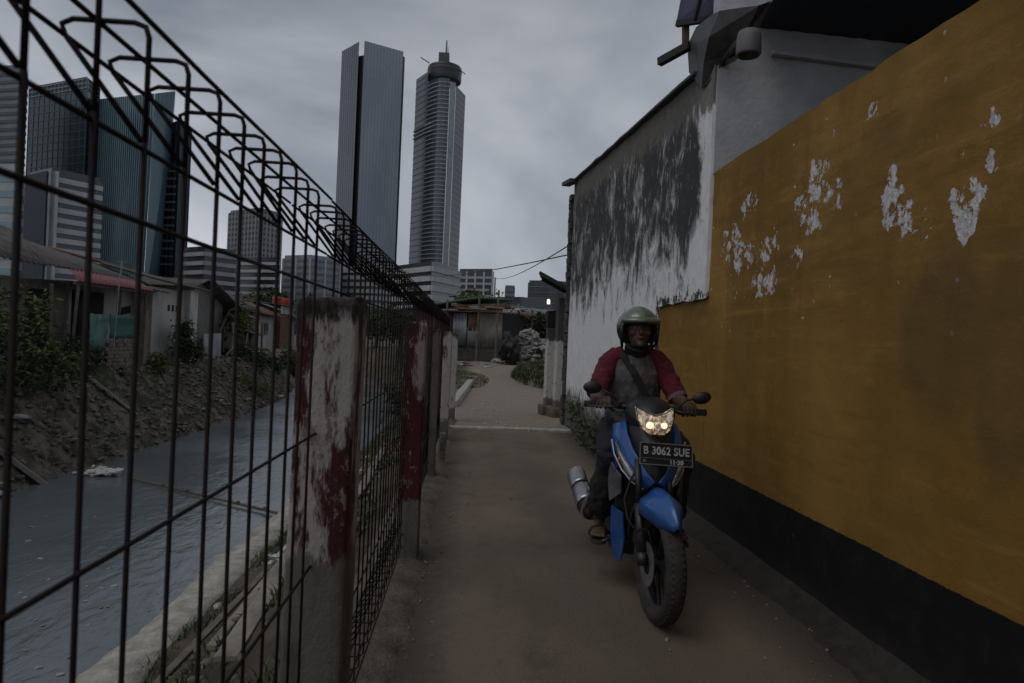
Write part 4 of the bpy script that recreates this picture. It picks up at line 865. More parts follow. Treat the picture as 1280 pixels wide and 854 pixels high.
for k in range(11):
    s_ = q9.uniform(0.03, 0.97); q = a.lerp(b, s_) - nv * q9.uniform(0, 1.2) + Vector((0, 0, 2.46 + q9.uniform(0, .12))); mb = MB(); mb.box(q, (q9.uniform(.4, 1.6), q9.uniform(.12, .3), q9.uniform(.04, .12)), (q9.uniform(-.1, .1), q9.uniform(-.18, .18), q9.uniform(-.7, .7))); mb.build('roof_plank', (wood_m, plw_m, rust_m, zinc_m, pinkm)[k % 5] if False else (wood_m, plw_m, rust_m, zinc_m)[k % 4], h)
for s_ in (.05, .62, .95): mb = MB(); q = a.lerp(b, s_) + nv * .35; mb.tube([q, q + Vector((.04, 0, 2.7 + .5 * s_))], .045, 6); mb.build('post', wood_m, h)

h = thing('green_roof_shed', 'shed with a green edged roof and an orange gable behind the tin shack', 'shed')
c0 = P(520, 400, 38); c1 = P(590, 400, 36); c0.z = c1.z = GY; d2 = (c1 - c0).normalized(); n2 = Vector((d2.y, -d2.x, 0))
mb = MB(); mb.slab([c0, c1, c1 + Vector((0, 0, 2.75)), c0 + Vector((0, 0, 2.4))], 3.0, -n2); mb.build('wall', mat('orange_board', (0.20, 0.10, 0.055), 0.85, 0.4, 1.5), h)
sheet_roof(h, 'roof', c0 + n2 * 0.5 + Vector((-0.5, 0, 2.45)), c1 + n2 * 0.5 + Vector((0.6, 0, 3.15)), c1 - n2 * 3 + Vector((0.6, 0, 3.3)), c0 - n2 * 3 + Vector((-0.5, 0, 2.6)), mat('green_sheet', (0.035, 0.115, 0.065), 0.7, 0.3, 2), t=0.10)

h = thing('scrap_lean_to', 'open lean to of scrap boards and poles between the tin shack and the waste heap', 'lean to')
e0 = P(626, 452, 33); e1 = P(662, 452, 33); e0.z = e1.z = GY
for s_ in (0.0, 0.3, 0.55, 1.0): mb = MB(); q = e0.lerp(e1, s_); mb.tube([q, q + Vector((0.03, 0, 2.2 + 0.3 * s_))], 0.055, 6); mb.build('pole', wood_m, h)
mb = MB(); mb.slab([e0 + Vector((0.1, 0.4, 0.1)), e0.lerp(e1, 0.5) + Vector((0, 0.4, 0.1)), e0.lerp(e1, 0.5) + Vector((0, 0.4, 2.0)), e0 + Vector((0.1, 0.4, 2.0))], 0.05); mb.build('board_wall', plg_m, h)
mb = MB(); q = e0.lerp(e1, 0.42); mb.slab([q + Vector((0, -0.1, 0.9)), q + Vector((0.3, -0.1, 0.9)), q + Vector((0.3, -0.1, 2.1)), q + Vector((0, -0.1, 2.1))], 0.04); mb.build('orange_board', mat('orange_board', (0.3, .125, .05)), h)
mb = MB(); mb.bar(e0 + Vector((0.0, -0.2, 2.0)), e0 + Vector((0.75, -0.2, 2.75)), 0.25, 0.05); mb.build('leaning_board', plw_m, h)
sheet_roof(h, 'roof', e0 + Vector((-0.2, -0.5, 2.15)), e1 + Vector((0.2, -0.5, 2.2)), e1 + Vector((0.2, 1.6, 2.45)), e0 + Vector((-0.2, 1.6, 2.4)), rust_m)

# waste heap: pale plastic scraps and sacks nobody could count
def crumple(mb, c, r, seed, n=2):
    bm = bmesh.new(); bmesh.ops.create_icosphere(bm, subdivisions=n, radius=1.0); o = len(mb.v)
    for v in bm.verts:
        p = v.co.copy(); k = 1 + 0.75 * noise.noise(p * 1.7 + Vector((seed, seed * 2, 0))) + 0.35 * noise.noise(p * 4.3 + Vector((0, seed, seed)))
        mb.v.append((c[0] + p.x * k * r[0], c[1] + p.y * k * r[1], c[2] + p.z * k * r[2]))
    for f in bm.faces: mb.f.append(tuple(o + v.index for v in f.verts))
    bm.free()
plw2 = mat('plastic_scraps', (0.44, 0.42, 0.395), 0.6, 0.3, 2.2, col2=(0.13, 0.118, 0.105), bump=0.6, bscale=14)
hp = P(664, 446, 29.5); hp.z = 0.36
mb = MB()
for k in range(420):
    s = rnd.random(); x = rnd.gauss(0, 0.58); hmax = max(0.10, 1.5 * math.exp(-((x + 0.15) / 0.8) ** 2)); zz = rnd.random() * hmax
    y = rnd.uniform(-0.55, 0.7) * (1.2 - zz / 1.8) - 0.1
    q = rnd.uniform(0.035, 0.15); crumple(mb, (hp.x + x, hp.y + y, hp.z + zz), (q * rnd.uniform(.6, 1.6), q * rnd.uniform(.6, 1.6), q * rnd.uniform(.4, 1.1)), k * 1.37, 2)
tag(mb.build('plastic_waste', plw2), 'heap of pale plastic scraps beside the dark sack', 'waste heap', kind='stuff')
sk = P(637, 456, 28.6); sk.z = 0.36
mb = MB(); crumple(mb, (sk.x, sk.y, sk.z + 0.62), (0.36, 0.36, 0.62), 2.2, 4)
tag(mb.build('waste_sack', mat('black_sack', (0.014, 0.013, 0.013), 0.55, 0.4, 4, bump=0.6, bscale=12), smooth=True), 'bulging black waste sack standing at the left end of the waste heap', 'sack')
mb = MB()
for k in range(14): q = P(rnd.uniform(572, 612), 453, rnd.uniform(26, 29)); crumple(mb, (q.x, q.y, ground_z(q.x, q.y) + 0.02), (rnd.uniform(.05, .28), rnd.uniform(.05, .15), 0.035), k * 3.3, 1)
tag(mb.build('scattered_litter', plw2), 'white litter strewn before the tin shack', 'litter', kind='stuff')

# gateposts by the end of the white house
gp_m = post_mat('gatepost_concrete', (0.50, 0.48, 0.45), (0.40, 0.38, 0.35), 0.9, 0.3, (1, 2, 3))
def gatepost(px, zc, w, top, label, cap=None, lean=0.0):
    q = P(px, 518, zc); q.z = 0; t = thing('gatepost', label, 'gatepost', (q.x, q.y, 0), 0.06, 'gateposts beside the white house')
    mb = MB(); rings = []
    for z in (-0.2, 0.3, 0.9, 1.5, top):
        rings.append([Vector((sx * w / 2 + 0.012 * fbm(z * 2 + sx, sy, px) + lean * z, sy * w / 2 + 0.012 * fbm(z * 2, sx, sy), z)) for sx, sy in ((-1, -1), (1, -1), (1, 1), (-1, 1))])
    mb.loft(rings); mb.build('shaft', gp_m, t, bevel=0.02)
    mb = MB(); mb.box((0, 0, 0.06), (w + 0.16, w + 0.16, 0.22), (0, 0, 0.05)); mb.build('footing', mort_m, t, bevel=0.03)
    if cap: mb = MB(); mb.box((0, 0, top + 0.16), (w * 1.05, w * 1.05, 0.32)); mb.build('cap', drk_m, t, bevel=0.02)
    return t
gatepost(685.5, 12.9, 0.20, 1.62, 'narrower gatepost with a dark capped top, farther from the white house', True)
gp = gatepost(700, 12.5, 0.27, 2.16, 'taller plain concrete gatepost standing against the white house under the solar panel')
s = thing('solar_lamp', 'solar street lamp with a dark tilted panel and small lit lamp above the gateposts', 'solar lamp', (gp.location.x, gp.location.y, 0))
mb = MB(); mb.tube([(0.02, 0.0, 2.14), (0.02, 0, 2.34)], 0.035, 8); mb.build('bracket', zinc_m, s)
mb = MB(); mb.box((-0.12, 0, 2.40), (0.78, 0.9, 0.05), (0, R(27), R(-8))); mb.build('panel', mat('solar_panel', (0.016, 0.017, 0.020), 0.45, 0.3), s, bevel=0.006)
mb = MB(); mb.box((-0.12, 0, 2.35), (0.70, 0.06, 0.08), (0, R(27), R(-8))); mb.build('rail', drk_m, s)
mb = MB(); mb.lathe([(0, -0.05), (0.028, -0.045), (0.030, -0.02), (0.028, 0.03), (0, 0.05)], (-0.31, -0.12, 2.08), 'Z', 14); mb.build('lamp', mat('lamp_lit', (0.9, 0.9, 0.9), 0.3, 0, emit=(1.0, 0.97, 0.92), estr=1.1), s, smooth=True)
mb = MB(); mb.bar((0.0, -0.08, 2.14), (-0.31, -0.12, 2.14), 0.025, 0.025); mb.build('lamp_arm', zinc_m, s)

# ================================================================== PLANTS
def leaf_mat(n, c, c2): return mat(n, c, 0.6, 0.4, 1.8, col2=c2, spec=0.3)
lf1 = leaf_mat('leaf_dark', (0.055, 0.082, 0.028), (0.018, 0.030, 0.011)); lf2 = leaf_mat('leaf_mid', (0.130, 0.160, 0.055), (0.036, 0.052, 0.018)); lf3 = leaf_mat('leaf_yellowish', (0.105, 0.125, 0.032), (0.045, 0.06, 0.018)); grs = leaf_mat('grass_blade', (0.085, 0.112, 0.038), (0.032, 0.044, 0.017)); bark = mat('bark', (0.06, 0.048, 0.038), 0.9, 0.4, 10)
def leaves(blobs, n, size, seed=0):
    """many bent leaf faces clustered round twig ends through the crown's volume"""
    q = random.Random(seed); mb = MB(); k = 0
    tw = []
    for c, r in blobs:
        for _ in range(max(3, int(n / len(blobs) / 14))):
            d = Vector((q.gauss(0, 1), q.gauss(0, 1), q.gauss(0, 1))).normalized() * (q.random() ** 0.45)
            tw.append(Vector(c) + Vector((d.x * r[0], d.y * r[1], d.z * r[2])))
    for t_ in tw:
        for _ in range(14):
            c = t_ + Vector((q.gauss(0, 1), q.gauss(0, 1), q.gauss(0, 0.8))) * size * 1.5; s_ = size * q.uniform(0.55, 1.3)
            a = Vector((q.gauss(0, 1), q.gauss(0, 1), q.gauss(-0.2, .6))).normalized(); b = a.cross(Vector((q.gauss(0, 1), q.gauss(0, 1), q.gauss(0, 1)))).normalized(); nn = a.cross(b) * s_ * 0.15
            mb.add([c - a * s_, c + b * s_ * .38 + nn, c + a * s_, c - b * s_ * .38 + nn], [(0, 1, 2), (0, 2, 3)])
    return mb
def shrub(name, label, cat, loc, blobs, n, size, m, seed, stems=5, group=None):
    t = thing(name, label, cat, loc, 0, group); leaves(blobs, n, size, seed).build('foliage', m, t)
    mb = MB(); q = random.Random(seed)
    for i in range(stems):
        c, r = blobs[i % len(blobs)]
        mb.tube([(q.uniform(-.15, .15), q.uniform(-.15, .15), -0.2), (c[0] * .5, c[1] * .5, c[2] * .5), (c[0] + q.uniform(-.3, .3) * r[0], c[1], c[2] + r[2] * .5)], [0.05, 0.035, 0.012], 6)
    mb.build('stem', bark, t); return t
def gl(x, y): return (x, y, ground_z(x, y))
shrub('bush', 'large leafy green bush in front of the long dark house at the picture edge', 'bush', gl(-10.5, 16.1), [((0, -.6, .8), (1.0, 1.3, .9)), ((-.2, .4, 1.5), (.9, 1.1, .8)), ((.1, -1.5, 1.5), (.9, 1.0, .8)), ((.5, .6, .4), (.8, .9, .6)), ((.2, -2.2, .6), (.9, 1.0, .9))], 5200, 0.085, lf2, 3)
shrub('bush', 'low dark bush under the eave between the big bush and the pale tarpaulin', 'bush', gl(-10.75, 18.9), [((0, 0, .5), (.6, .9, .5)), ((0, .7, .3), (.5, .7, .4))], 1300, 0.07, lf1, 4)
shrub('bush', 'narrow green bush growing against the pale plastered house by the stone pillar', 'bush', gl(-10.75, 26.4), [((0, 0, .7), (.5, .8, .7)), ((0, .5, .35), (.5, .8, .45)), ((0, -.3, 1.15), (.35, .5, .45))], 2300, 0.075, lf1, 5)
shrub('banana_clump', 'yellow green broad leaved clump before the boarded gable', 'plant', gl(-11.6, 34.3), [((0, 0, 1.6), (.4, .8, .35)), ((0, .4, 1.9), (.3, .6, .3))], 170, 0.2, lf3, 6)
shrub('bush', 'dark bush hanging over the water below the boarded gable', 'bush', gl(-11.3, 34.8), [((0, 0, .0), (.6, 1.1, .6)), ((.3, .8, -.5), (.6, .8, .5))], 1200, 0.10, lf1, 7)
shrub('bush', 'dark bush on the bank below the stilt shack', 'bush', gl(-11.9, 38.9), [((.3, 0, -.4), (.6, 1.4, .5)), ((.6, 1.4, -.6), (.6, 1.0, .4))], 1100, 0.11, lf1, 8)
def tree(label, px, zc, ztop, w, m, seed, z0=0.0, size=0.32, n=1500):
    q = P(px, hy(px), zc); t = thing('tree', label, 'tree', (q.x, q.y, z0), 0, 'trees behind the shacks'); H = ztop - z0
    r_ = random.Random(seed); bl = [((r_.uniform(-.55, .55) * w, r_.uniform(-.5, .5) * w, H * r_.uniform(.55, .9)), (w * .42, w * .42, H * .17)) for _ in range(8)]
    leaves(bl, n, size, seed).build('crown', m, t); mb = MB(); mb.tube([(0, 0, -0.2), (0.1, 0, H * .4), (0, 0.1, H * .75)], [0.22, 0.15, 0.05], 8)
    for c, _ in bl[:5]: mb.tube([(0.08, 0, H * .4), (c[0] * .6, c[1] * .6, c[2] * .85), c], [0.09, 0.05, 0.02], 6)
    mb.build('trunk', bark, t); return t
tree('dark round tree behind the stilt shack, left of the pale blue block', 346, 75, 5.6, 2.0, lf1, 11)
tree('smaller mid green tree beside the dark round tree behind the boarded gable', 318, 80, 5.6, 2.0, lf2, 12)
tree('olive green tree rising behind the tin shack under the apartment slab', 597, 52, 5.0, 2.6, lf2, 13, GY, 0.22)
tree('dark tree mass under the long low building behind the waste heap', 672, 60, 3.7, 3.6, lf1, 14, GY, 0.26, 1900)
tree('dark tree at the far bend of the canal seen through the fence', 470, 62, 3.6, 3.6, lf1, 15, 0, 0.28, 2000)
tree('dark tree seen through the fence close to the red post', 500, 48, 3.2, 3.0, lf1, 16, 0, 0.22, 2000)
tree('green tree seen through the fence between the large post and the red post', 452, 84, 3.9, 3.8, lf2, 17, 0, 0.3, 1800)
# grass and weeds
def grass(name, label, pts, h, n, m, seed, spread=0.07):
    q = random.Random(seed); mb = MB()
    for _ in range(n):
        x, y = pts(q); z = ground_z(x, y) - 0.02; hh = h * q.uniform(.4, 1.25); a = q.uniform(0, 6.28); l = Vector((math.cos(a), math.sin(a), 0)); s_ = Vector((-l.y, l.x, 0)) * 0.006 * (1 + h * 3)
        b = Vector((x, y, z)); mb.add([b - s_, b + s_, b + l * hh * .25 + s_ * .7 + Vector((0, 0, hh * .65)), b + l * hh * .25 - s_ * .7 + Vector((0, 0, hh * .65)), b + l * hh * .65 + Vector((0, 0, hh))], [(0, 1, 2, 3), (3, 2, 4)])
    return tag(mb.build(name, m), label, 'grass', kind='stuff')
def disc(cx, cy, rx, ry): return lambda q: (lambda a, r: (cx + rx * r * math.cos(a), cy + ry * r * math.sin(a)))(q.uniform(0, 6.283), math.sqrt(q.random()))
mb = MB(); hc = Pz(664, 476, 0.15); mb.ell((hc.x + 0.45, hc.y + 1.0, 0.10), (0.95, 3.6, 0.58), 20, 10); tag(mb.build('weed_mound', gm, smooth=True), 'low soil mound under the weeds beside the gateposts', 'mound')
q0 = random.Random(21); gb = MB()
for _ in range(9000):
    a = q0.uniform(0, 6.283); r_ = math.sqrt(q0.random()); x = hc.x + .45 + 1.0 * r_ * math.cos(a); y = hc.y + 1.0 + 3.7 * r_ * math.sin(a); z = .08 + .58 * math.sqrt(max(0, 1 - r_ * r_)) - 0.05
    hh = q0.uniform(.05, .20); l = Vector((q0.gauss(0, 1), q0.gauss(0, 1), 0)).normalized(); s_ = Vector((-l.y, l.x, 0)) * .009; b = Vector((x, y, z))
    gb.add([b - s_, b + s_, b + l * hh * .3 + s_ + Vector((0, 0, hh * .65)), b + l * hh * .3 - s_ + Vector((0, 0, hh * .65)), b + l * hh * .8 + Vector((0, 0, hh * .9))], [(0, 1, 2, 3), (3, 2, 4)])
tag(gb.build('weeds', grs), 'dense green weeds over the mound by the gateposts', 'weeds', kind='stuff')
grass('grass', 'grass at the foot of the tin shack', disc(-0.55, 20.5, 1.1, 3.4), 0.07, 5600, grs, 22)
def bankpts(q):
    y = q.uniform(2.5, 44) if q.random() < .75 else q.uniform(4, 16); return bend(y) + q.uniform(-3.0, -0.7), y
gq = random.Random(5)
def bankpts2(q):
    while True:
        x, y = bankpts(q)
        if fbm(x * .8, y * .5, 6) > 0.02 or y > 17: return x, y
grass('bank_grass', 'weeds and grass growing on the near bank', bankpts2, 0.10, 22000, grs, 23)
grass('far_bank_grass', 'sparse weeds on the far bank', lambda q: (lambda y: (bend(y) + q.uniform(-10.6, -8.4), y))(q.uniform(10, 42)), 0.12, 9000, lf1, 24)
for k, (y, r_) in enumerate(((19.0, .8), (22.5, 1.1), (27.0, 1.3), (31.5, 1.3), (36.5, 1.6))):
    lab = ['small weed thicket on the near bank between the large post and the red post', 'second weed thicket along the near bank beyond the fence mesh', 'leafy thicket on the near bank seen through the middle of the fence', 'leafy thicket on the near bank short of the canal bend', 'broad thicket at the canal bend seen through the fence'][k]
    x = bend(y) - 1.6
    shrub('thicket', lab, 'thicket', gl(x, y), [((0, 0, .45), (r_ * .9, r_, .55)), ((-.3, .5, .2), (r_ * .7, r_ * .8, .4)), ((.3, -.4, .8), (r_ * .5, r_ * .6, .45))], 1500, 0.075 + .008 * k, (lf1, lf2)[k % 2], 40 + k, group='thickets on the near bank')
shrub('weed_clump', 'weeds growing at the foot of the white house behind the rider', 'weeds', (wall_x(8.0) - 0.12, 8.0, 0), [((0, 0, .16), (.12, 1.3, .18)), ((.03, .8, .22), (.10, 1.0, .24)), ((.02, 1.9, .26), (.12, .9, .28))], 900, 0.035, lf1, 51, 3)

# ================================================================== DEBRIS AND CABLES
stone_m = mat('bank_rubble', (0.25, 0.215, 0.18), 0.95, 0.5, 1.6, col2=(0.036, 0.031, 0.024), bump=0.6, bscale=10)
def stones(name, label, n, pos, size, seed, m):
    q = random.Random(seed); mb = MB()
    for k in range(n):
        x, y = pos(q); s_ = size * q.uniform(.35, 1.6); crumple(mb, (x, y, ground_z(x, y) + s_ * .05), (s_, s_ * q.uniform(.6, 1.3), s_ * q.uniform(.35, .7)), k * .71 + seed, 2 if size > .05 else 1)
    return tag(mb.build(name, m, smooth=True), label, 'rubble', kind='stuff')
stones('far_bank_rubble', 'broken stone and rubble covering the far bank', 2600, lambda q: (lambda y: (bend(y) + q.uniform(-10.5, -8.2), y))(q.uniform(9, 40)), 0.062, 61, stone_m)
stones('near_bank_rubble', 'broken stone and soil lumps on the near bank', 1500, lambda q: (lambda y: (bend(y) + q.uniform(-2.9, -0.7), y))(q.uniform(2, 30)), 0.034, 62, stone_m)
stones('path_rubble', 'small stones on the dirt track beyond the slab', 130, lambda q: (q.uniform(-0.4, 1.7), q.uniform(10.5, 24)), 0.022, 63, kerb_m)
# plank boards and pipes lying on the banks
def plank(name, label, a, b, w, t, m):
    mb = MB(); mb.bar(a, b, w, t); return tag(mb.build(name, m, bevel=0.006), label, name.replace('_', ' '), 'boards and poles lying on the banks')
def onbank(x, y, dz=0.05): return Vector((x, y, ground_z(x, y) + dz))
pale_w = mat('pale_plank', (0.27, 0.24, 0.205), 0.85, 0.4, 6, stretch=(1, .4, 1), bump=0.3)
plank('board', 'long pale board lying along the near bank behind the wire fence', onbank(-1.7, 4.8, .08), onbank(-1.95, 9.6, .08), 0.07, 0.035, pale_w)
plank('board', 'thin pale board pointing at the notch in the canal ledge', onbank(-2.75, 10.6, .08), onbank(-2.3, 13.6, .08), 0.06, 0.03, pale_w)
plank('board', 'grey board sloping down the far bank from the top of the rubble', onbank(-10.5, 19.2, .08), onbank(-9.3, 19.8, .08), 0.20, 0.05, pale_w)
plank('board', 'grey broken slab low on the far bank near the white foam', onbank(-9.3, 14.0, .1), onbank(-8.5, 14.6, .1), 0.22, 0.09, plg_m)
for k in range(7):
    y = 27.6 + k * .75; lab = 'bamboo pole sliding down the far bank below the pale plastered house'
    mb = MB(); mb.tube([onbank(-10.9 + bend(y), y, .15), onbank(-8.6 + bend(y + 1.6), y + 1.5 + rnd.uniform(-.3, .3), .12)], 0.05, 6); o_ = mb.build('bamboo_pole', wood_m); tag(o_, lab, 'bamboo pole', 'bamboo poles on the far bank')
mb = MB(); mb.tube([onbank(-2.35, 8.45, .05), onbank(-2.15, 8.85, .07)], 0.035, 8); tag(mb.build('plastic_tube', mat('white_plastic', (0.5, .5, .48), .5, .15)), 'short white plastic tube on the near bank, upper of two', 'tube')
mb = MB(); crumple(mb, onbank(-2.1, 8.15, .04), (.16, .09, .04), 3.1, 2); tag(mb.build('plastic_bottle', mat('white_plastic', (.5, .5, .48))), 'flattened white plastic bottle on the near bank below the tube', 'bottle')
mb = MB(); q1 = Pz(172, 600, WATER_Z + .05); q2 = Pz(362, 645, WATER_Z + .05); mb.tube([q1 + (q2 - q1) * s for s in (-.08, .2, .4, .6, .8, 1.05)], [.018, .02, .022, .024, .026, .028], 8)
for s in (.2, .37, .52, .7, .86): c = q1 + (q2 - q1) * s; crumple(mb, (c.x, c.y, c.z + .03), (.04, .035, .03), s * 9, 1)
tag(mb.build('bamboo_boom', mat('bamboo', (.10, .088, .05), .8, .4, 6)), 'thin bamboo boom floating across the canal', 'boom')
mb = MB(); fc = Pz(128, 594, WATER_Z)
for k in range(85): crumple(mb, (fc.x + rnd.gauss(0, .20), fc.y + rnd.gauss(0, .14), WATER_Z + .02 + rnd.random() * .10), (rnd.uniform(.03, .10), rnd.uniform(.03, .10), rnd.uniform(.02, .06)), k * 2.1, 1)
tag(mb.build('floating_foam', mat('foam_white', (.60, .58, .55), .7, .25, 3)), 'white foam and plastic caught at the water edge by the boom', 'litter', kind='stuff')
mb = MB()
for k in range(26): q = Pz(rnd.uniform(5, 160), rnd.uniform(640, 850), WATER_Z); crumple(mb, (q.x, q.y, WATER_Z + .005), (rnd.uniform(.015, .05), rnd.uniform(.015, .04), .01), k * 1.9, 1)
tag(mb.build('floating_litter', plw2), 'small pale scraps floating on the canal', 'litter', kind='stuff')
mb = MB(); kc = Pz(571, 500, 0.0); mb.bar((kc.x - .05, kc.y - 1.6, .02), (kc.x + .28, kc.y + 4.2, .12), .16, .2); tag(mb.build('track_kerb', kerb_m, bevel=.02), kind='structure')
q = random.Random(31); mb = MB()
for k in range(520):
    y = q.uniform(1.4, 10.0); e_ = q.random(); x = (-0.24 + abs(q.gauss(0, .10))) if e_ < .35 else (wall_x(y) - 0.05 - abs(q.gauss(0, .22))) if e_ < .8 else q.uniform(-.2, 1.7); r_ = q.uniform(.002, .008) * (1.6 if q.random() < .1 else 1); crumple(mb, (x, y, r_ * .5), (r_, r_ * q.uniform(.7, 1.4), r_ * .7), k * .9, 1)
tag(mb.build('path_grit', mat('grit_pale', (.22, .195, .17), .9, .5, 30)), 'grit and crumbs scattered on the concrete path', 'grit', kind='stuff')
mb = MB()
for k in range(26):
    y = q.uniform(2.2, 9.8); x = q.choice([-0.12, 0.0, 1.4, 1.55, .6]) + q.gauss(0, .12); l_ = q.uniform(.012, .028); a_ = q.uniform(0, 6.3); d_ = Vector((math.cos(a_), math.sin(a_), 0)); p_ = Vector((-d_.y, d_.x, 0)); c = Vector((x, y, .010)); mb.add([c - d_ * l_, c + p_ * l_ * .4 + Vector((0, 0, .006)), c + d_ * l_ + Vector((0, 0, .004)), c - p_ * l_ * .4], [(0, 1, 2), (0, 2, 3)])
tag(mb.build('fallen_leaves', mat('dead_leaf', (.13, .085, .04), .8, .5, 40)), 'dry leaves and scraps lying on the path', 'leaves', kind='stuff')
shrub('bush', 'pale green bush on the far bank top beside the stone pillar', 'bush', gl(-10.4, 23.4), [((0, 0, .3), (.4, .6, .35))], 700, 0.06, lf3, 71, 3)
shrub('bush', 'low light green weeds spilling over the bank below the white metal sheet', 'bush', gl(-9.9, 30.6), [((0, 0, .15), (.6, 1.2, .3)), ((.5, .6, -.2), (.5, .8, .3))], 1000, 0.06, lf2, 72, 3)
# odds and ends that clutter the far bank and the shacks
lb = ['upright bleached board leaning by the boarded gable', 'short board leaning under the stilt shack platform', 'splintered board standing behind the bank bushes', 'grey board propped at the corner of the stilt shack', 'crooked board fixed across the stilt shack front', 'bleached plank lying beside the white metal sheet']
for k, (y, x, dz, L, rx) in enumerate(((33.6, -11.5, .3, 1.6, .3), (37.6, -11.7, -.5, 1.3, -.4), (35.2, -11.4, -.1, 1.5, .2), (36.1, -12.1, .6, 1.9, .12), (38.9, -12.2, 1.0, 2.2, 1.2), (31.9, -11.0, -.35, 2.0, 1.3))):
    mb = MB(); mb.box((x, y, dz + L * .35), (.05, .16, L), (rx, .12, .1 * k)); tag(mb.build('leaning_board', (pale_w, wood_m, plw_m)[k % 3]), lb[k], 'board', 'boards cluttering the shacks')
q = random.Random(77); mb = MB()
for k in range(70):
    y = q.uniform(11, 40); x = bend(y) + q.uniform(-10.6, -8.3); s_ = q.uniform(.04, .16); crumple(mb, (x, y, ground_z(x, y) + .05), (s_ * q.uniform(.5, 1.5), s_ * q.uniform(.5, 1.5), s_ * .4), k * 1.3, 1)
tag(mb.build('bank_litter', plw2), 'pale rags and plastic litter caught on the far bank', 'litter', kind='stuff')
mb = MB()
for k in range(70):
    y = q.uniform(3, 26); x = bend(y) + q.uniform(-2.8, -0.8); s_ = q.uniform(.02, .07); crumple(mb, (x, y, ground_z(x, y) + .03), (s_ * q.uniform(.5, 1.8), s_ * q.uniform(.5, 1.8), s_ * .4), k * 1.7, 1)
tag(mb.build('near_bank_litter', plw2), 'scraps of pale litter strewn over the near bank', 'litter', kind='stuff')
shrub('bush', 'bush in front of the orange hut', 'bush', gl(oq.x + 1.6, oq.y - 3), [((0, 0, 1.1), (1.2, 2.0, .9)), ((.2, -1.8, 1.5), (1.0, 1.3, 1.0)), ((.3, 1.5, .7), (1.2, 1.5, .7))], 2200, 0.15, lf2, 9)
nb = ['weathered plank half buried along the near bank', 'second weathered plank farther up the near bank', 'broken bamboo length on the near bank by the red post', 'long dark pole lying down the near bank slope']
for k, (x0, y0, x1, y1, w_) in enumerate(((-1.2, 3.6, -1.5, 6.4, .12), (-1.0, 6.4, -1.3, 10.8, .09), (-1.5, 9.2, -2.1, 14.4, .05), (-2.4, 5.2, -2.2, 8.0, .07))): plank('board', nb[k], onbank(x0, y0, .07), onbank(x1, y1, .06), w_, .035, (pale_w, plg_m, pale_w, wood_m)[k])
# cables
cab_m = mat('cable_black', (.02, .02, .022), .6, .1)
def cable(a, b, sag, r, label):
    a, b = Vector(a), Vector(b); mb = MB(); mb.tube([a.lerp(b, i / 16) - Vector((0, 0, sag * 4 * (i / 16) * (1 - i / 16))) for i in range(17)], r, 5); tag(mb.build('overhead_cable', cab_m), label, 'cable')
pq = P(616, 420, 46); mb = MB(); mb.tube([(pq.x, pq.y, 0), (pq.x, pq.y, 5.6)], [.07, .05], 8); tag(mb.build('utility_pole', mat('pole_grey', (.2, .2, .2), .7, .2)), 'thin grey utility pole rising behind the tin shack', 'utility pole')
pq2 = P(505, 380, 50); mb = MB(); mb.tube([(pq2.x, pq2.y, 0), (pq2.x, pq2.y, 6.2)], [.09, .06], 8); tag(mb.build('utility_pole', mat('pole_grey', (.2, .2, .2))), 'utility pole behind the fence mesh left of the drum crowned tower', 'utility pole')
cable(P(713, 303, 11.6) + Vector((.05, 0, 0)), (pq.x, pq.y, 5.55), .25, .012, 'overhead cable slanting down from the white house to the thin pole')
cable(P(713, 317, 11.6) + Vector((.05, 0, 0)), (pq2.x, pq2.y, 6.1), .35, .012, 'overhead cable running almost level past the foot of the drum crowned tower')
# ================================================================== SCOOTER
HEAD = -93.35 + 0.8
fc_ = Pz(821, 779); fdir = Vector((math.cos(R(HEAD)), math.sin(R(HEAD)), 0))
B0 = fc_ - fdir * 0.64
blk = mat('black_plastic', (0.013, 0.013, 0.014), 0.42, 0.4, 8); blkm = mat('matt_black', (0.016, 0.0155, 0.015), 0.7, 0.4, 10)
rub = mat('tyre_rubber', (0.020, 0.018, 0.017), 0.82, 0.4, 14, col2=(0.045, 0.038, 0.032), bump=0.3, bscale=60)
blu = mat('blue_paint', (0.016, 0.088, 0.30), 0.32, 0.15, 6, coat=0.5); blu_d = mat('navy_paint', (0.018, 0.035, 0.13), 0.3, 0.2, 6, coat=0.4)
sil = mat('silver_metal', (0.42, 0.42, 0.43), 0.32, 0.3, 9, metal=0.85); dsm = mat('dark_metal', (0.06, 0.06, 0.062), 0.45, 0.4, 12, metal=0.7)
wpl = mat('white_panel', (0.46, 0.46, 0.48), 0.3, 0.2, 6, coat=0.3); lens_m = mat('clear_lens', (0.30, 0.29, 0.29), 0.12, 0.5, 22, metal=0.35); amb = mat('amber_lens', (0.32, 0.11, 0.03), 0.2, 0.3, 20)
scooter = thing('scooter', 'blue and black scooter with its headlight on, ridden towards the viewer', 'scooter', (B0.x, B0.y, 0), R(HEAD))
SR = R(6)
def S(p, c=(0.60, 0.0)):
    x, y = p[0] - c[0], p[1] - c[1]; return Vector((c[0] + x * math.cos(SR) - y * math.sin(SR), c[1] + x * math.sin(SR) + y * math.cos(SR), p[2]))
def steer(mb): mb.v = [tuple(S(v)) for v in mb.v]; return mb
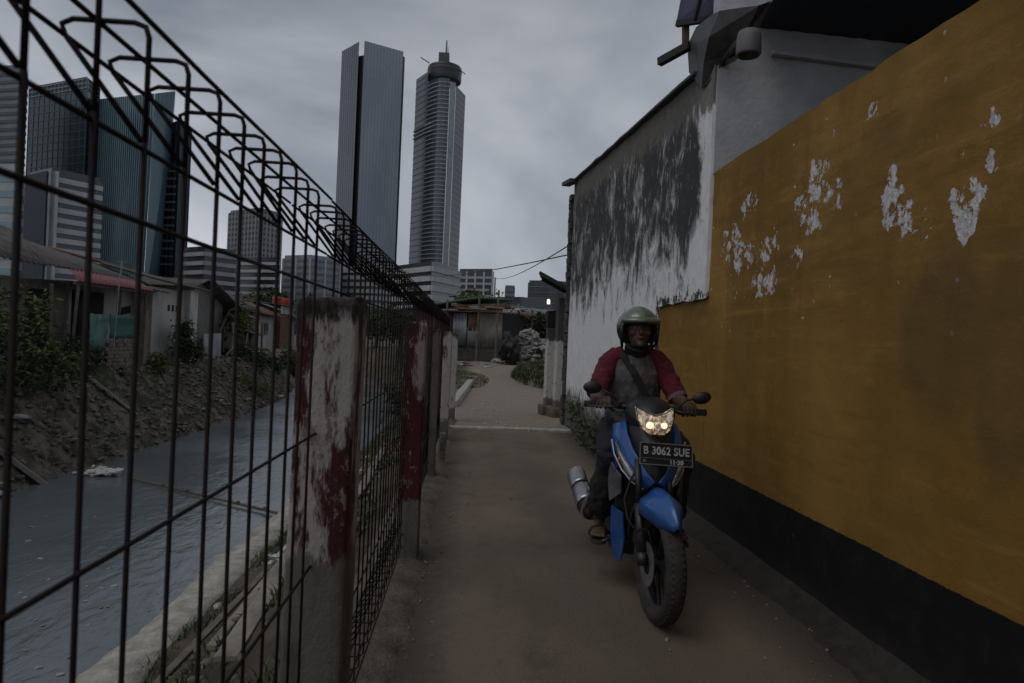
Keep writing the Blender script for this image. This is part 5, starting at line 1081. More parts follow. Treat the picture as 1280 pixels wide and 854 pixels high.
def wheel(cx, nm, st):
    w = MB(); prof = []
    for i in range(18):
        a = 2 * math.pi * i / 18; prof.append((0.240 + 0.042 * math.cos(a), 0.049 * math.sin(a)))
    w.lathe(prof, (cx, 0, 0.281), 'Y', 56, True)
    # tread blocks
    for j in range(56):
        a = 2 * math.pi * j / 56
        for sy in (-1, 1):
            aa = a + (0.02 * sy); w.box((cx + 0.2748 * math.cos(aa), sy * 0.018, 0.281 + 0.2748 * math.sin(aa)), (0.005, 0.026, 0.017), Matrix.Rotation(-aa, 3, 'Y') @ Matrix.Rotation(0.5 * sy, 3, 'X'))
    r_ = MB(); r_.lathe([(0.218, -0.032), (0.212, -0.022), (0.200, -0.014), (0.200, 0.014), (0.212, 0.022), (0.218, 0.032), (0.206, 0.030), (0.190, 0.014), (0.190, -0.014), (0.206, -0.030)], (cx, 0, 0.281), 'Y', 48, True)
    hb = MB(); hb.lathe([(0, -0.055), (0.036, -0.055), (0.042, -0.03), (0.030, 0.0), (0.042, 0.03), (0.036, 0.055), (0, 0.055)], (cx, 0, 0.281), 'Y', 24)
    for j in range(5):
        for sgn in (-1, 1):
            a = 2 * math.pi * (j + 0.11 * sgn) / 5; b_ = 2 * math.pi * (j + 0.05 * sgn) / 5
            r_.bar((cx + 0.03 * math.cos(a), 0.008 * sgn, 0.281 + 0.03 * math.sin(a)), (cx + 0.198 * math.cos(b_), 0.006 * sgn, 0.281 + 0.198 * math.sin(b_)), 0.018, 0.016, up=(0, 1, 0))
    dk_ = MB(); dk_.lathe([(0.050, -0.062), (0.105, -0.062), (0.105, -0.058), (0.050, -0.058)], (cx, 0, 0.281), 'Y', 40, True)
    if st: [steer(m) for m in (w, r_, hb, dk_)]
    o = w.build('wheel', rub, scooter, smooth=True); r_.build('rim', dsm, o, bevel=0.003); hb.build('hub', dsm, o, smooth=True); dk_.build('brake_disc', sil if st else dsm, o)
    return o
wheel(0.62, 'wheel', True); wheel(-0.62, 'wheel', False)
# fork
for sy in (-1, 1):
    f = MB(); f.tube([(0.62, sy * 0.082, 0.27), (0.60, sy * 0.082, 0.33)], 0.026, 12); f.tube([(0.605, sy * 0.082, 0.30), (0.53, sy * 0.082, 0.55)], 0.024, 12); f.tube([(0.53, sy * 0.082, 0.55), (0.46, sy * 0.078, 0.76)], 0.016, 10)
    steer(f).build('fork_leg', dsm, scooter, smooth=True)
f = MB(); f.box((0.55, -0.080, 0.40), (0.06, 0.05, 0.10), (0, 0.28, 0)); steer(f).build('brake_caliper', dsm, scooter, bevel=0.008)
f = MB(); f.tube([(0.55, -0.10, 0.42), (0.50, -0.13, 0.47), (0.47, -0.14, 0.56), (0.47, -0.11, 0.66), (0.45, -0.06, 0.74)], 0.006, 6); steer(f).build('brake_hose', blkm, scooter, smooth=True)
# front fender: a ridged blue hood over the wheel, pointed at the front
def fender(a0, a1, n, wf, r0, m, nm, drop=0.05, ridge=0.030):
    mb = MB(); rings = []
    for i in range(n + 1):
        s = i / n; a = R(a0 + (a1 - a0) * s); w_ = wf(s); pr = []
        for (u, dr) in ((-1, -drop), (-0.92, -drop * .35), (-0.55, -ridge * .2), (-0.10, ridge), (0.10, ridge), (0.55, -ridge * .2), (0.92, -drop * .35), (1, -drop)):
            r_ = r0 + dr * min(1, w_ / .05); pr.append(Vector((0.62 + r_ * math.cos(a), u * w_, 0.281 + r_ * math.sin(a))))
        rings.append(pr)
    vs = [p for r_ in rings for p in r_]; mb.add(vs, [(i * 8 + j, i * 8 + j + 1, (i + 1) * 8 + j + 1, (i + 1) * 8 + j) for i in range(n) for j in range(7)])
    return steer(mb).build(nm, m, scooter, smooth=True, solid=0.005)
fender(44, 104, 14, lambda s: 0.012 + 0.082 * min(1, s * 1.6) ** 0.8, 0.330, blu, 'front_fender', 0.095)
fender(104, 168, 10, lambda s: 0.084 - 0.012 * s, 0.326, blkm, 'fender_rear', 0.05, 0.004)
def fairing_loft(rows, nm, m, parent=scooter, **k):
    """rows of (x, y, z) rings joined into one closed shell"""
    mb = MB(); mb.loft([[Vector(p) for p in r_] for r_ in rows]); return mb.build(nm, m, parent, **k)
def ring8(f, b, w, z, wf=0.72, tilt=0.0):
    return [(f + tilt, 0, z), (f - 0.012 + tilt, w * wf * .6, z), ((f * .8 + b * .2), w * wf, z), ((f + b) / 2, w, z), (b, w * .92, z), (b - 0.01, 0, z), (b, -w * .92, z), ((f + b) / 2, -w, z), ((f * .8 + b * .2), -w * wf, z), (f - 0.012 + tilt, -w * wf * .6, z)]
fairing_loft([ring8(0.38, 0.26, 0.085, 0.965), ring8(0.445, 0.25, 0.115, 0.90), ring8(0.495, 0.26, 0.110, 0.80), ring8(0.525, 0.26, 0.095, 0.70), ring8(0.525, 0.25, 0.070, 0.62), ring8(0.46, 0.24, 0.06, 0.56)], 'front_cover', blk, smooth=True)
fairing_loft([ring8(0.33, 0.20, 0.15, 0.84), ring8(0.33, 0.20, 0.165, 0.68), ring8(0.30, 0.17, 0.158, 0.46), ring8(0.26, 0.10, 0.140, 0.30), ring8(0.20, 0.06, 0.118, 0.19)], 'leg_shield', blkm, smooth=True)
for sy in (-1, 1):
    w = MB(); rows = []
    # swept blue wing from the outer shoulder down to the nose
    for (x0, y0, z0, x1, y1, z1) in ((.20, .180, .90, .28, .125, .935), (.25, .190, .835, .36, .130, .875), (.32, .178, .765, .42, .112, .81), (.39, .148, .700, .475, .082, .752), (.45, .104, .645, .515, .045, .697), (.49, .046, .610, .532, .010, .655)):
        A_ = Vector((x0, sy * y0, z0)); B_ = Vector((x1, sy * y1, z1)); nrm_ = Vector((0.85, sy * 0.5, 0.1)).normalized()
        M_ = (A_ + B_) / 2 + nrm_ * 0.014; rows.append([A_, M_, B_, B_ - nrm_ * .03, A_ - nrm_ * .03])
    w.loft(rows); wing = w.build('side_fairing', blu, scooter, smooth=True, bevel=0.003)
    l = MB(); rows = []
    for (x0, y0, z0, t_) in ((0.315, .172, .825, .002), (0.355, .160, .770, .020), (0.405, .136, .718, .026), (0.452, .105, .672, .020), (0.482, .070, .640, .003)):
        c = Vector((x0, sy * y0, z0)) + Vector((0.85, sy * .5, 0)) * .016; up_ = Vector((.1, -sy * .25, .9)).normalized()
        rows.append([c + up_ * t_, c + Vector((.85, sy * .5, 0)) * .012, c - up_ * t_, c - Vector((.85, sy * .5, 0)) * .02])
    l.loft(rows); tsn = l.build('turn_signal', lens_m, wing, smooth=True)
    am = MB(); am.ell((0.385, sy * .165, .742), (.012, .014, .016)); am.build('amber_bulb', amb, wing, smooth=True)
    st = MB(); st.tube([(0.285, sy * .196, .83), (0.335, sy * .188, .760), (0.405, sy * .160, .695), (0.46, sy * .116, .642), (0.495, sy * .06, .612)], 0.0045, 6); st.build('trim_strip', wpl, wing, smooth=True)
    nv = MB(); nv.slab([(0.20, sy * .188, .86), (0.27, sy * .196, .80), (0.36, sy * .166, .70), (0.33, sy * .180, .67), (0.23, sy * .192, .74)], 0.01 * sy); nv.build('lower_fairing', blu_d, scooter, bevel=0.003)
    g_ = MB(); g_.slab([(0.26, sy * .190, .72), (0.385, sy * .150, .655), (0.36, sy * .142, .56), (0.28, sy * .186, .50), (0.25, sy * .192, .60)], 0.012 * sy); g_.build('grey_insert', mat('grey_plastic', (.11, .11, .115), .4, .3, 10), scooter, bevel=0.004)
    lw = MB(); lw.slab([(0.235, sy * .168, .47), (0.330, sy * .122, .45), (0.305, sy * .104, .30), (0.235, sy * .104, .165), (0.17, sy * .140, .18), (0.195, sy * .162, .32)], 0.012 * sy); lw.build('leg_fairing', blu, scooter, bevel=0.004)
# handlebar cover and headlight
fairing_loft([ring8(0.42, 0.24, 0.10, 0.885), ring8(0.435, 0.21, 0.125, 0.94), ring8(0.41, 0.19, 0.135, 0.99), ring8(0.36, 0.20, 0.10, 1.035), ring8(0.30, 0.22, 0.05, 1.062)], 'handlebar_cover', blk, smooth=True)
def lensface(pts, f, thick, nm, m, parent, dome=0.0, sub=0):
    mb = MB(); k = len(pts); cy = sum(p[0] for p in pts) / k; cz = sum(p[1] for p in pts) / k; F = lambda y, z, d: Vector((f - (z - .95) * .35 - y * y * 2.2 + d, y, z))
    rings = [[F(y, z, -thick) for y, z in pts], [F(y, z, 0) for y, z in pts], [F(cy + (y - cy) * .8, cz + (z - cz) * .8, dome * .6) for y, z in pts], [F(cy + (y - cy) * .4, cz + (z - cz) * .4, dome) for y, z in pts]]
    mb.loft(rings); return mb.build(nm, m, parent, smooth=False)
hl_pts = [(-.096, 1.018), (-.05, .992), (0, .976), (.05, .992), (.096, 1.018), (.088, .955), (.070, .912), (.035, .888), (-.035, .888), (-.070, .912), (-.088, .955)]
g = G('headlight_glass')
v1 = g.vor(34); v2 = g.noise(60, 4, 0.7); v3 = g.noise(26, 3, .6, (1, 1, 1), (4, 2, 1))
lc = g.mix(g.step(v2, 0.35, 0.65), (0.16, 0.13, 0.10), (0.60, 0.50, 0.38))
hlm = g.done(lc, 0.12, v1, 0.5, 0.01, 0.6)
g.put(g.b.inputs['Emission Color'], g.mix(g.step(v2, .40, .66), (0.42, 0.27, 0.15), (1.0, 0.76, 0.48)))
g.put(g.b.inputs['Emission Strength'], g.math('MULTIPLY_ADD', g.step(g.math('ADD', g.math('MULTIPLY', v2, .8), g.math('MULTIPLY', v3, .7)), .66, 1.0), 0.62, 0.07))
hl = lensface(hl_pts, 0.462, 0.05, 'headlight', hlm, scooter, 0.008)
for sy, r_ in ((-1, .019), (1, .017)):
    b_ = MB(); b_.ell((0.472, sy * .036, .934), (.010, r_, r_ * .9), 16, 10); b_.build('bulb', mat('bulb_lit', (1, .85, .6), .3, 0, emit=(1.0, .74, .42), estr=1.6), hl, smooth=True)
    b_ = MB(); b_.ell((0.459, sy * .066, .972), (.008, .013, .020), 12, 8); b_.build('position_lamp', mat('position_lamp', (.5, .42, .36), .2, .2, emit=(.75, .66, .6), estr=.28), hl, smooth=True)
tr = MB(); tr.tube([(.456 - (z - .95) * .35 - y * y * 2.2, y, z) for y, z in hl_pts + hl_pts[:1]], .004, 6); tr.build('bezel', blk, hl)
v_ = MB(); v_.tube([(.425, -.04, .992), (.435, 0, .982), (.425, .04, .992)], .003, 5); v_.build('chrome_strip', sil, scooter)
# bars, grips, levers, mirrors
for sy in (-1, 1):
    dz = -0.012 * sy
    b_ = MB(); b_.tube([(.28, sy * .10, 1.0 + dz * .3), (.22, sy * .17, 1.005 + dz * .6), (.165, sy * .33, .992 + dz)], .012, 10); b_.build('handlebar', dsm, scooter, smooth=True)
    g_ = MB(); g_.tube([(.218, sy * .175, 1.004 + dz * .6), (.167, sy * .325, .993 + dz), (.164, sy * .335, .993 + dz)], [.0175, .0175, .020], 12); gp_ = g_.build('grip', blkm, scooter, smooth=True)
    sw = MB(); sw.box((.235, sy * .150, 1.004 + dz * .5), (.045, .045, .040), (0, 0, -.3 * sy)); sw.build('switch_box', blkm, scooter, bevel=0.006)
    lv = MB(); lv.tube([(.262, sy * .15, 1.0 + dz * .6), (.268, sy * .20, .992 + dz), (.240, sy * .27, .986 + dz), (.215, sy * .325, .988 + dz)], [.007, .006, .005, .006], 8); lv.build('brake_lever', dsm, scooter, smooth=True)
    m_ = MB(); m_.tube([(.235, sy * .165, 1.02 + dz), (.225, sy * .21, 1.06 + dz), (.215, sy * .262, 1.075 + dz * 1.3)], .006, 8); ms_ = m_.build('mirror_stalk', blkm, scooter, smooth=True)
    m_ = MB(); m_.ell((.212, sy * .300, 1.082 + dz * 1.4), (.022, .052, .034), 20, 12, (0.12 * sy + .1, 0, 0)); m_.build('mirror', blk, ms_, smooth=True)
# number plate, with its raised edge and characters
PL = Matrix.Translation((0.545, 0.035, 0.800)) @ Matrix.Rotation(R(7), 4, 'Z') @ Matrix.Rotation(R(-12), 4, 'Y') @ Matrix.Rotation(R(-3.0), 4, 'X')
def plt(mb): mb.v = [tuple(PL @ Vector(v)) for v in mb.v]; return mb
plate = plt(MB().box((0, 0, 0), (.004, .275, .110))).build('number_plate', mat('plate_black', (.012, .012, .013), .4, .3, 20), scooter, bevel=.0015)
e = MB()
for c, d in (((.003, 0, .0525), (.004, .275, .005)), ((.003, 0, -.0525), (.004, .275, .005)), ((.003, .135, 0), (.004, .005, .1)), ((.003, -.135, 0), (.004, .005, .1)), ((.003, 0, -.022), (.0025, .262, .002))): e.box(c, d)
pw = mat('plate_white', (.42, .42, .42), .5, .35, 30)
plt(e).build('plate_border', mat('plate_edge', (.17, .17, .17), .45, .3, 20), plate)
def letters(txt, y, z, size, sx=1.0):
    cu = bpy.data.curves.new('plate_text', 'FONT'); cu.body = txt; cu.size = size; cu.extrude = 0.0012; cu.align_x = 'CENTER'; cu.align_y = 'CENTER'; cu.space_character = 1.08; cu.offset = 0.0012
    o = bpy.data.objects.new('plate_text', cu); COL.objects.link(o); dg = bpy.context.evaluated_depsgraph_get(); me = bpy.data.meshes.new_from_object(o.evaluated_get(dg)); bpy.data.objects.remove(o)
    M = PL @ Matrix.Translation((.0036, y, z)) @ Matrix.Rotation(R(90), 4, 'Z') @ Matrix.Rotation(R(90), 4, 'X') @ Matrix.Diagonal((sx, 1, 1, 1))
    me.transform(M); me.materials.clear(); me.materials.append(pw); q = bpy.data.objects.new('plate_text', me); COL.objects.link(q); q.parent = plate
letters('B 3062 SUE', 0, .014, .054, .86); letters('11\u00b720', .052, -.037, .028, 1.05)
e = MB(); e.ell((.003, -.112, -.037), (.002, .009, .007), 12, 8); plt(e).build('plate_stamp', mat('stamp_orange', (.22, .10, .03), .5, .3, 30), plate)
# body, seat, engine, exhaust
fairing_loft([[(.20, y * .06, .50 + z * .06) for y, z in ((-1, -1), (1, -1), (1, 1), (-1, 1))], [(.02, y * .075, .46 + z * .07) for y, z in ((-1, -1), (1, -1), (1, 1), (-1, 1))], [(-.20, y * .09, .54 + z * .12) for y, z in ((-1, -1), (1, -1), (1, 1), (-1, 1))]], 'centre_cover', blkm, bevel=.02)
s_ = MB(); rows = []
for (x, w_, z, t_) in ((.06, .055, .715, .03), (-.05, .09, .74, .05), (-.20, .12, .755, .055), (-.40, .13, .775, .06), (-.60, .115, .81, .06), (-.72, .08, .825, .04)):
    rows.append([Vector((x, w_ * math.cos(a) * 1.0, z + t_ * (math.sin(a) if math.sin(a) > 0 else .5 * math.sin(a)))) for a in [2 * math.pi * i / 14 for i in range(14)]])
s_.loft(rows); s_.build('seat', blkm, scooter, smooth=True)
for sy in (-1, 1):
    b_ = MB(); rows = []
    for (x, y, z0, z1) in ((-.02, .10, .50, .70), (-.15, .150, .50, .735), (-.30, .165, .53, .76), (-.50, .145, .60, .79), (-.72, .085, .70, .82), (-.86, .03, .78, .835)):
        rows.append([Vector((x, sy * y * .7, z0)), Vector((x, sy * y * 1.05, z0 * .6 + z1 * .4)), Vector((x, sy * y, z1)), Vector((x, sy * y * .6, z1))])
    b_.loft(rows); bp_ = b_.build('side_panel', wpl if sy < 0 else blu, scooter, smooth=True, bevel=.004)
    b_ = MB(); b_.slab([(-.05, sy * .152, .555), (-.20, sy * .176, .56), (-.42, sy * .172, .66), (-.30, sy * .180, .68), (-.10, sy * .160, .64)], .006 * sy); b_.build('blue_graphic', blu_d, bp_)
    p_ = MB(); p_.tube([(.03, sy * .08, .265), (.03, sy * .255, .262)], .011, 8); p_.tube([(.03, sy * .165, .262), (.03, sy * .265, .262)], .018, 10); p_.build('footpeg', blkm, scooter, smooth=True)
    p_ = MB(); p_.bar((-.05, sy * .07, .30), (-.64, sy * .08, .285), .035, .05); p_.build('swing_arm', dsm, scooter, bevel=.006)
    p_ = MB(); p_.tube([(-.66, sy * .11, .30), (-.50, sy * .13, .66)], [.030, .030], 12); p_.build('shock_absorber', dsm, scooter, smooth=True)
e = MB(); e.box((-.02, 0, .33), (.36, .17, .17)); e.tube([(.12, 0, .35), (.27, 0, .37)], .072, 16)
for k in range(5): e.tube([(.14 + .026 * k, 0, .355 + .003 * k), (.148 + .026 * k, 0, .356 + .003 * k)], .086, 18)
e.lathe([(0, -.14), (.075, -.14), (.085, -.12), (.085, -.07)], (-.06, 0, .32), 'Y', 20); e.build('engine', dsm, scooter, bevel=.008)
e = MB(); e.tube([(.22, -.05, .30), (.20, -.09, .235), (.05, -.12, .215), (-.20, -.15, .22), (-.34, -.19, .26)], .019, 10); e.build('exhaust_pipe', dsm, scooter, smooth=True)
e = MB(); e.tube([(-.32, -.195, .265), (-.36, -.205, .28), (-.42, -.215, .30), (-.86, -.245, .42), (-.88, -.246, .425)], [.022, .048, .060, .062, .040], 18); mf = e.build('muffler', blkm, scooter, smooth=True)
ma, mb_ = Vector((-.42, -.215, .30)), Vector((-.86, -.245, .42)); md_ = (mb_ - ma).normalized(); mu = Vector((.25, 0, 1)); mu = (mu - md_ * mu.dot(md_)).normalized(); ms = md_.cross(mu)
for t0, t1 in ((0.02, .46), (.52, .97)):
    e = MB(); rows = []
    for k in range(7):
        t_ = t0 + (t1 - t0) * k / 6; c = ma.lerp(mb_, t_); rr_ = .066 + .004 * math.sin(math.pi * k / 6); rows.append([c + (mu * math.cos(R(a)) + ms * math.sin(R(a))) * rr_ for a in range(-200, 31, 15)])
    n_ = len(rows[0]); e.add([p for r_ in rows for p in r_], [(i * n_ + q, i * n_ + q + 1, (i + 1) * n_ + q + 1, (i + 1) * n_ + q) for i in range(6) for q in range(n_ - 1)])
    e.build('heat_shield', sil, mf, smooth=True, solid=.004)
e = MB(); e.lathe([(.0, -.02), (.055, -.015), (.062, .0), (.05, .03)], (0, 0, 0), 'X', 18); e.v = [tuple(Vector((-.375, -.205, .285)) + Vector(v)) for v in e.v]; e.build('muffler_cap', sil, mf, smooth=True)
e = MB(); e.tube([(-.30, -.205, .42), (-.33, -.235, .36), (-.36, -.25, .30)], .016, 8); e.bar((-.15, -.17, .34), (-.36, -.225, .42), .02, .045); e.build('footrest_bracket', sil, scooter, bevel=.005)
e = MB(); e.tube([(.10, -.12, .30), (.17, -.16, .265), (.21, -.215, .262)], .009, 8); e.build('brake_pedal', dsm, scooter, smooth=True)
fend = MB(); fend.box((-.80, 0, .62), (.22, .13, .03), (0, .9, 0)); fend.build('rear_fender', blkm, scooter, bevel=.01)

# ================================================================== RIDER
skin = mat('skin_brown', (0.088, 0.048, 0.032), 0.6, 0.25, 30)
rider = thing('person', 'rider in silver green helmet and grey shirt with maroon sleeves, seated on the scooter', 'person', (B0.x, B0.y, 0), R(HEAD))
def wob(o, amp, sc, seed=0.0, st=(1, 1, 1)):
    me = o.data; nr = [v.normal.copy() for v in me.vertices]
    for v, n in zip(me.vertices, nr):
        c = v.co; v.co = c + n * (amp * noise.fractal(Vector((c.x * sc * st[0] + seed, c.y * sc * st[1], c.z * sc * st[2])), 1.0, 2.0, 3))
    for p in me.polygons: p.use_smooth = True
    return o
def M2(p, sy): return (p[0], p[1] * sy, p[2])
SH, EL, WR = (-.168, .160, 1.232), (-.050, .240, 1.030), (.118, .232, 1.018)
HP, KN, AN = (-.20, .095, .80), (.225, .185, .755), (.02, .205, .325)
def torso(m, g=0.0):
    rows = []
    for (x, z, a, b) in ((-.225, .76, .115, .155), (-.235, .86, .120, .160), (-.225, .96, .115, .152), (-.205, 1.08, .112, .158), (-.185, 1.17, .106, .162), (-.175, 1.235, .086, .138), (-.165, 1.285, .062, .085)):
        rows.append([Vector((x + (a + g) * math.cos(t), (b + g) * math.sin(t), z)) for t in [2 * math.pi * i / 24 for i in range(24)]])
    m.loft(rows)
b = MB(); torso(b)
b.tube([(-.165, 0, 1.24), (-.155, 0, 1.31), (-.13, 0, 1.37)], [.062, .056, .058], 16)
b.ell((-.115, 0, 1.435), (.096, .075, .118), 20, 16)                                   # skull
b.ell((-.075, 0, 1.385), (.062, .056, .062), 16, 12)                                  # jaw
b.ell((-.025, 0, 1.345), (.022, .026, .018), 12, 8)                                   # chin
b.tube([(-.028, 0, 1.448), (-.006, 0, 1.415), (-.012, 0, 1.404)], [.009, .015, .014], 10)   # nose
b.ell((-.032, 0, 1.462), (.020, .052, .012), 14, 8)                                   # brow
for sy in (-1, 1):
    b.ell((-.045, sy * .042, 1.412), (.026, .022, .022), 10, 8); b.ell((-.115, sy * .078, 1.425), (.022, .010, .032), 10, 8)
    b.tube([(-.165, 0.06 * sy, 1.25), M2(SH, sy), M2((-.12, .205, 1.13), sy), M2(EL, sy)], [.056, .052, .045, .040], 14)
    b.tube([M2(EL, sy), M2((.03, .240, 1.022), sy), M2(WR, sy)], [.042, .039, .028], 14)
    # hand closed on the grip: palm, four fingers, thumb
    b.tube([M2(WR, sy), M2((.150, .240, 1.024), sy), M2((.172, .245, 1.022), sy)], [(.020, .030), (.018, .040), (.014, .042)], 14, up=(0, 0, 1))
    for i, (yy, L) in enumerate(((.205, .95), (.228, 1.05), (.251, 1.0), (.273, .85))):
        gx_ = .207 - (yy - .175) * .34; gz = 1.0 - .012 * sy
        b.tube([M2((gx_ - .055, yy, gz + .018), sy), M2((gx_ - .012, yy, gz + .034), sy), M2((gx_ + .026 * L, yy - .002, gz + .018), sy), M2((gx_ + .030 * L, yy - .003, gz - .012), sy), M2((gx_ + .010, yy - .003, gz - .030), sy)], [.0105, .0100, .0092, .0084, .0070], 8)
    b.tube([M2((.128, .212, 1.012), sy), M2((.165, .188, .990), sy), M2((.195, .180, .975), sy), M2((.216, .186, .972), sy)], [.014, .012, .0105, .008], 8)
    b.tube([M2(HP, sy), M2((.02, .145, .795), sy), M2(KN, sy)], [.090, .080, .058], 14); b.tube([M2(KN, sy), M2((.14, .195, .60), sy), M2((.07, .203, .45), sy), M2(AN, sy)], [.056, .052, .042, .033], 14)
    b.tube([M2((-.035, .205, .300), sy), M2((.02, .208, .310), sy), M2((.09, .216, .300), sy), M2((.150, .226, .287), sy)], [(.024, .026), (.034, .032), (.024, .038), (.013, .042)], 14)
    for i, (yy, L) in enumerate(((.196, 1.05), (.216, 1.0), (.232, .93), (.247, .84), (.260, .72))):
        b.tube([M2((.130, yy, .285), sy), M2((.130 + .038 * L, yy + .004, .289), sy), M2((.130 + .060 * L, yy + .006, .280), sy)], [.012 if i == 0 else .0095, .011 if i == 0 else .0085, .007], 8)
body = b.build('body', skin, rider); remesh(body, 0.0055, 3, 0.4)
for p in body.data.polygons: p.use_smooth = True
e = MB()
for sy in (-1, 1): e.ell((-.034, sy * .029, 1.442), (.008, .0135, .0085), 10, 8)
e.build('eyes', mat('eye_white', (.26, .24, .22), .3, .1), rider, smooth=True); e = MB()
for sy in (-1, 1): e.ell((-.0275, sy * .029, 1.441), (.004, .006, .006), 8, 6)
e.build('irises', mat('iris', (.01, .008, .006), .2, .1), rider, smooth=True)
e = MB(); e.tube([(-.020, -.022, 1.382), (-.008, -.008, 1.385), (-.008, .008, 1.385), (-.020, .022, 1.382)], [.004, .008, .008, .004], 8); e.build('lips', mat('lip', (.13, .055, .045), .5, .2), rider, smooth=True)
e = MB()
for sy in (-1, 1): e.tube([(-.022, sy * .012, 1.461), (-.017, sy * .03, 1.466), (-.028, sy * .05, 1.46)], [.003, .005, .003], 6)
e.build('eyebrows', mat('hair_black', (.012, .010, .009), .7, .2), rider, smooth=True)
# shirt body, raglan sleeves, cuff
s = MB(); torso(s, .012); s.ell((-.185, 0, 1.20), (.10, .15, .08)); s.ell((-.17, 0, .84), (.14, .165, .085))
shirt = s.build('shirt', mat('grey_shirt', (.120, .108, .108), .95, .35, 7, bump=.4, bscale=160), rider); remesh(shirt, .008, 3); wob(shirt, .016, 8, 3.0, (1, 1.3, .7)); wob(shirt, .006, 26, 1.0, (1, 1.4, .8))
mar = mat('maroon_sleeve', (.115, .010, .022), .95, .35, 9, bump=.4, bscale=160)
for sy in (-1, 1):
    s = MB(); s.tube([M2((-.165, .066, 1.292), sy), M2((-.168, .110, 1.268), sy), M2((-.168, .158, 1.222), sy), M2((-.135, .198, 1.135), sy), M2((-.078, .230, 1.060), sy), M2((-.058, .240, 1.032), sy)], [.044, .062, .066, .063, .060, .057], 18)
    o = s.build('sleeve', mar, rider); remesh(o, .007, 3); wob(o, .007, 12, 5.0 * sy, (1, 1, 1.6)); wob(o, .004, 34, 2.0 * sy, (1, 1, 1.5))
    s = MB(); s.tube([M2((-.070, .233, 1.052), sy), M2((-.058, .240, 1.033), sy)], [.0600, .0590], 18, cap=False); s.build('sleeve_hem', mat('hem_grey', (.16, .10, .11), .9, .2), o, smooth=True)
s = MB(); s.tube([(-.165, -.115, 1.315), (-.10, -.085, 1.275), (-.055, -.02, 1.17), (-.048, .045, 1.05), (-.065, .11, .95), (-.14, .165, .88)], [(.004, .022)] * 6, 10, up=(1, 0, 0)); o = s.build('bag_strap', mat('strap_black', (.010, .010, .011), .8, .2), rider)
s = MB(); s.lathe([(.052, -.012), (.060, -.004), (.058, .012), (.050, .016)], (-.158, 0, 1.300), 'Z', 20); s.build('collar', mat('collar_black', (.02, .019, .02), .9, .2), shirt, smooth=True)
# trousers
tr_m = mat('dark_trousers', (.018, .018, .021), .9, .4, 6, bump=.4, bscale=120)
s = MB(); s.ell((-.215, 0, .80), (.15, .17, .10))
for sy in (-1, 1):
    s.tube([M2((-.20, .095, .80), sy), M2((.02, .148, .80), sy), M2((.19, .180, .775), sy), M2((.235, .188, .735), sy)], [.110, .098, .078, .070], 18); s.tube([M2((.225, .187, .765), sy), M2((.155, .196, .60), sy), M2((.085, .203, .46), sy), M2((.045, .206, .385), sy)], [.074, .074, .072, .070], 18)
o = s.build('trousers', tr_m, rider); remesh(o, .009, 3); wob(o, .018, 9, 1.0, (1, 1, .8)); wob(o, .007, 30, 4.0)
# jacket bundled on the lap
s = MB()
for k in range(9): crumple(s, (.02 + .06 * math.sin(k * 1.9), -.11 + .028 * k, .905 + .022 * math.cos(k * 2.3)), (.085, .065, .045), k * 1.7, 3)
o = s.build('lap_bundle', mat('bundle_grey', (.055, .055, .060), .8, .4, 8), rider); remesh(o, .010, 2); wob(o, .012, 14)
# sandals
for sy in (-1, 1):
    s = MB(); rows = []
    for (x, w_, yc, z) in ((-.065, .026, .206, .272), (-.02, .034, .208, .272), (.06, .038, .216, .270), (.14, .046, .226, .262), (.19, .040, .228, .258), (.212, .020, .226, .258)):
        rows.append([Vector((x, sy * (yc - w_), z)), Vector((x, sy * (yc + w_), z)), Vector((x, sy * (yc + w_), z - .016)), Vector((x, sy * (yc - w_), z - .016))])
    s.loft(rows); so = s.build('sandal', mat('sandal_dark', (.03, .022, .018), .8, .3), rider, bevel=.004)
    s = MB(); s.tube([M2((.10, .172, .268), sy), M2((.105, .19, .312), sy), M2((.11, .222, .322), sy), M2((.105, .250, .305), sy), M2((.10, .262, .268), sy)], [(.004, .014)] * 5, 8, up=(1, 0, 0)); s.build('sandal_strap', mat('strap_brown', (.03, .02, .016), .7, .3), so)
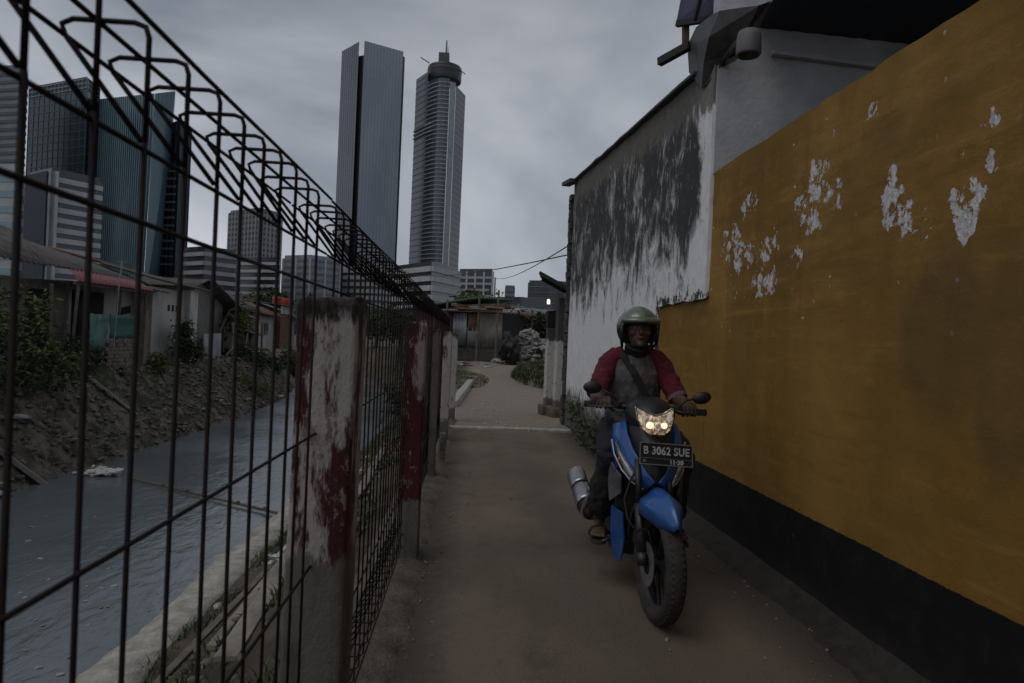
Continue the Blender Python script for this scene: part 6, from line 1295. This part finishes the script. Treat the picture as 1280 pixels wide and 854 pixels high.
# open faced helmet: shell with a real opening, dark lining, chin strap
hc_ = Vector((-.125, 0, 1.440))
def shell(r, cut, thick, name, m, parent, scl=(1.06, .95, .98), zlo=-9.0, zhi=9.0):
    mb = MB(); nu, nv = 44, 26; idx = {}; vs = []; fs = []
    for j in range(nv + 1):
        th = math.pi * .74 * j / nv
        for i in range(nu):
            ph = 2 * math.pi * i / nu; d = Vector((math.sin(th) * math.cos(ph), math.sin(th) * math.sin(ph), math.cos(th))); vs.append(hc_ + Vector((d.x * r * scl[0], d.y * r * scl[1], d.z * r * scl[2])))
    for j in range(nv):
        for i in range(nu):
            q = [j * nu + i, j * nu + (i + 1) % nu, (j + 1) * nu + (i + 1) % nu, (j + 1) * nu + i]; c = sum((vs[k] for k in q), Vector()) / 4 - hc_
            ang = abs(math.atan2(c.y, c.x))
            if c.z < cut[0] and ang < cut[1] and c.x > 0: continue
            if not (zlo <= c.z < zhi): continue
            fs.append(tuple(q))
    mb.add(vs, fs); o = mb.build(name, m, parent, smooth=True); md = o.modifiers.new('s', 'SOLIDIFY'); md.thickness = thick; md.offset = -1; return o
hm = shell(.132, (.034, R(58)), .012, 'helmet', mat('helmet_green_grey', (.115, .160, .090), .30, .3, 9, col2=(.20, .215, .185), coat=.5, metal=.3), rider, zlo=0.006)
shell(.1315, (.034, R(58)), .012, 'helmet_side', mat('helmet_black', (.012, .012, .012), .5, .3), hm, zhi=0.010)
shell(.1185, (.020, R(52)), .010, 'helmet_lining', mat('lining_black', (.010, .010, .010), .95, .2), hm)
s = MB()
for sy in (-1, 1): s.tube([hc_ + Vector((.062, sy * .110, .030)), hc_ + Vector((.068, sy * .104, -.03)), hc_ + Vector((.050, sy * .102, -.085)), hc_ + Vector((.00, sy * .09, -.112))], [.008, .010, .010, .008], 8)
s.tube([hc_ + Vector((.136 * math.cos(a), .126 * math.sin(a), .036 + .004 * math.cos(a))) for a in [R(-60 + 12 * i) for i in range(11)]], .006, 8); s.build('helmet_rim', blk, hm, smooth=True)
s = MB(); rows = []
for i in range(13):
    a = R(-58 + 116 * i / 12); d = Vector((math.cos(a), math.sin(a) * .93, 0)); rows.append([hc_ + d * .139 + Vector((0, 0, .062)), hc_ + d * .150 + Vector((.012, 0, .034)), hc_ + d * .143 + Vector((.010, 0, .032)), hc_ + d * .134 + Vector((0, 0, .058))])
s.loft(rows); s.build('helmet_peak', mat('helmet_green_grey', (.115, .16, .09)), hm, smooth=True)
s = MB(); s.tube([(-.09, -.085, 1.37), (-.06, -.06, 1.325), (-.035, 0, 1.305), (-.06, .06, 1.325), (-.09, .085, 1.37)], [(.003, .010)] * 5, 8, up=(1, 0, 0)); s.build('chin_strap', mat('strap_black', (.01, .01, .011)), hm)
s = MB(); s.tube([(-.150, 0, 1.285), (-.14, 0, 1.32), (-.125, 0, 1.352)], [.074, .072, .066], 16); s.ell((-.060, 0, 1.340), (.050, .058, .024), 16, 8); s.build('neck_mask', mat('mask_black', (.013, .013, .013), .9, .3), rider, smooth=True)
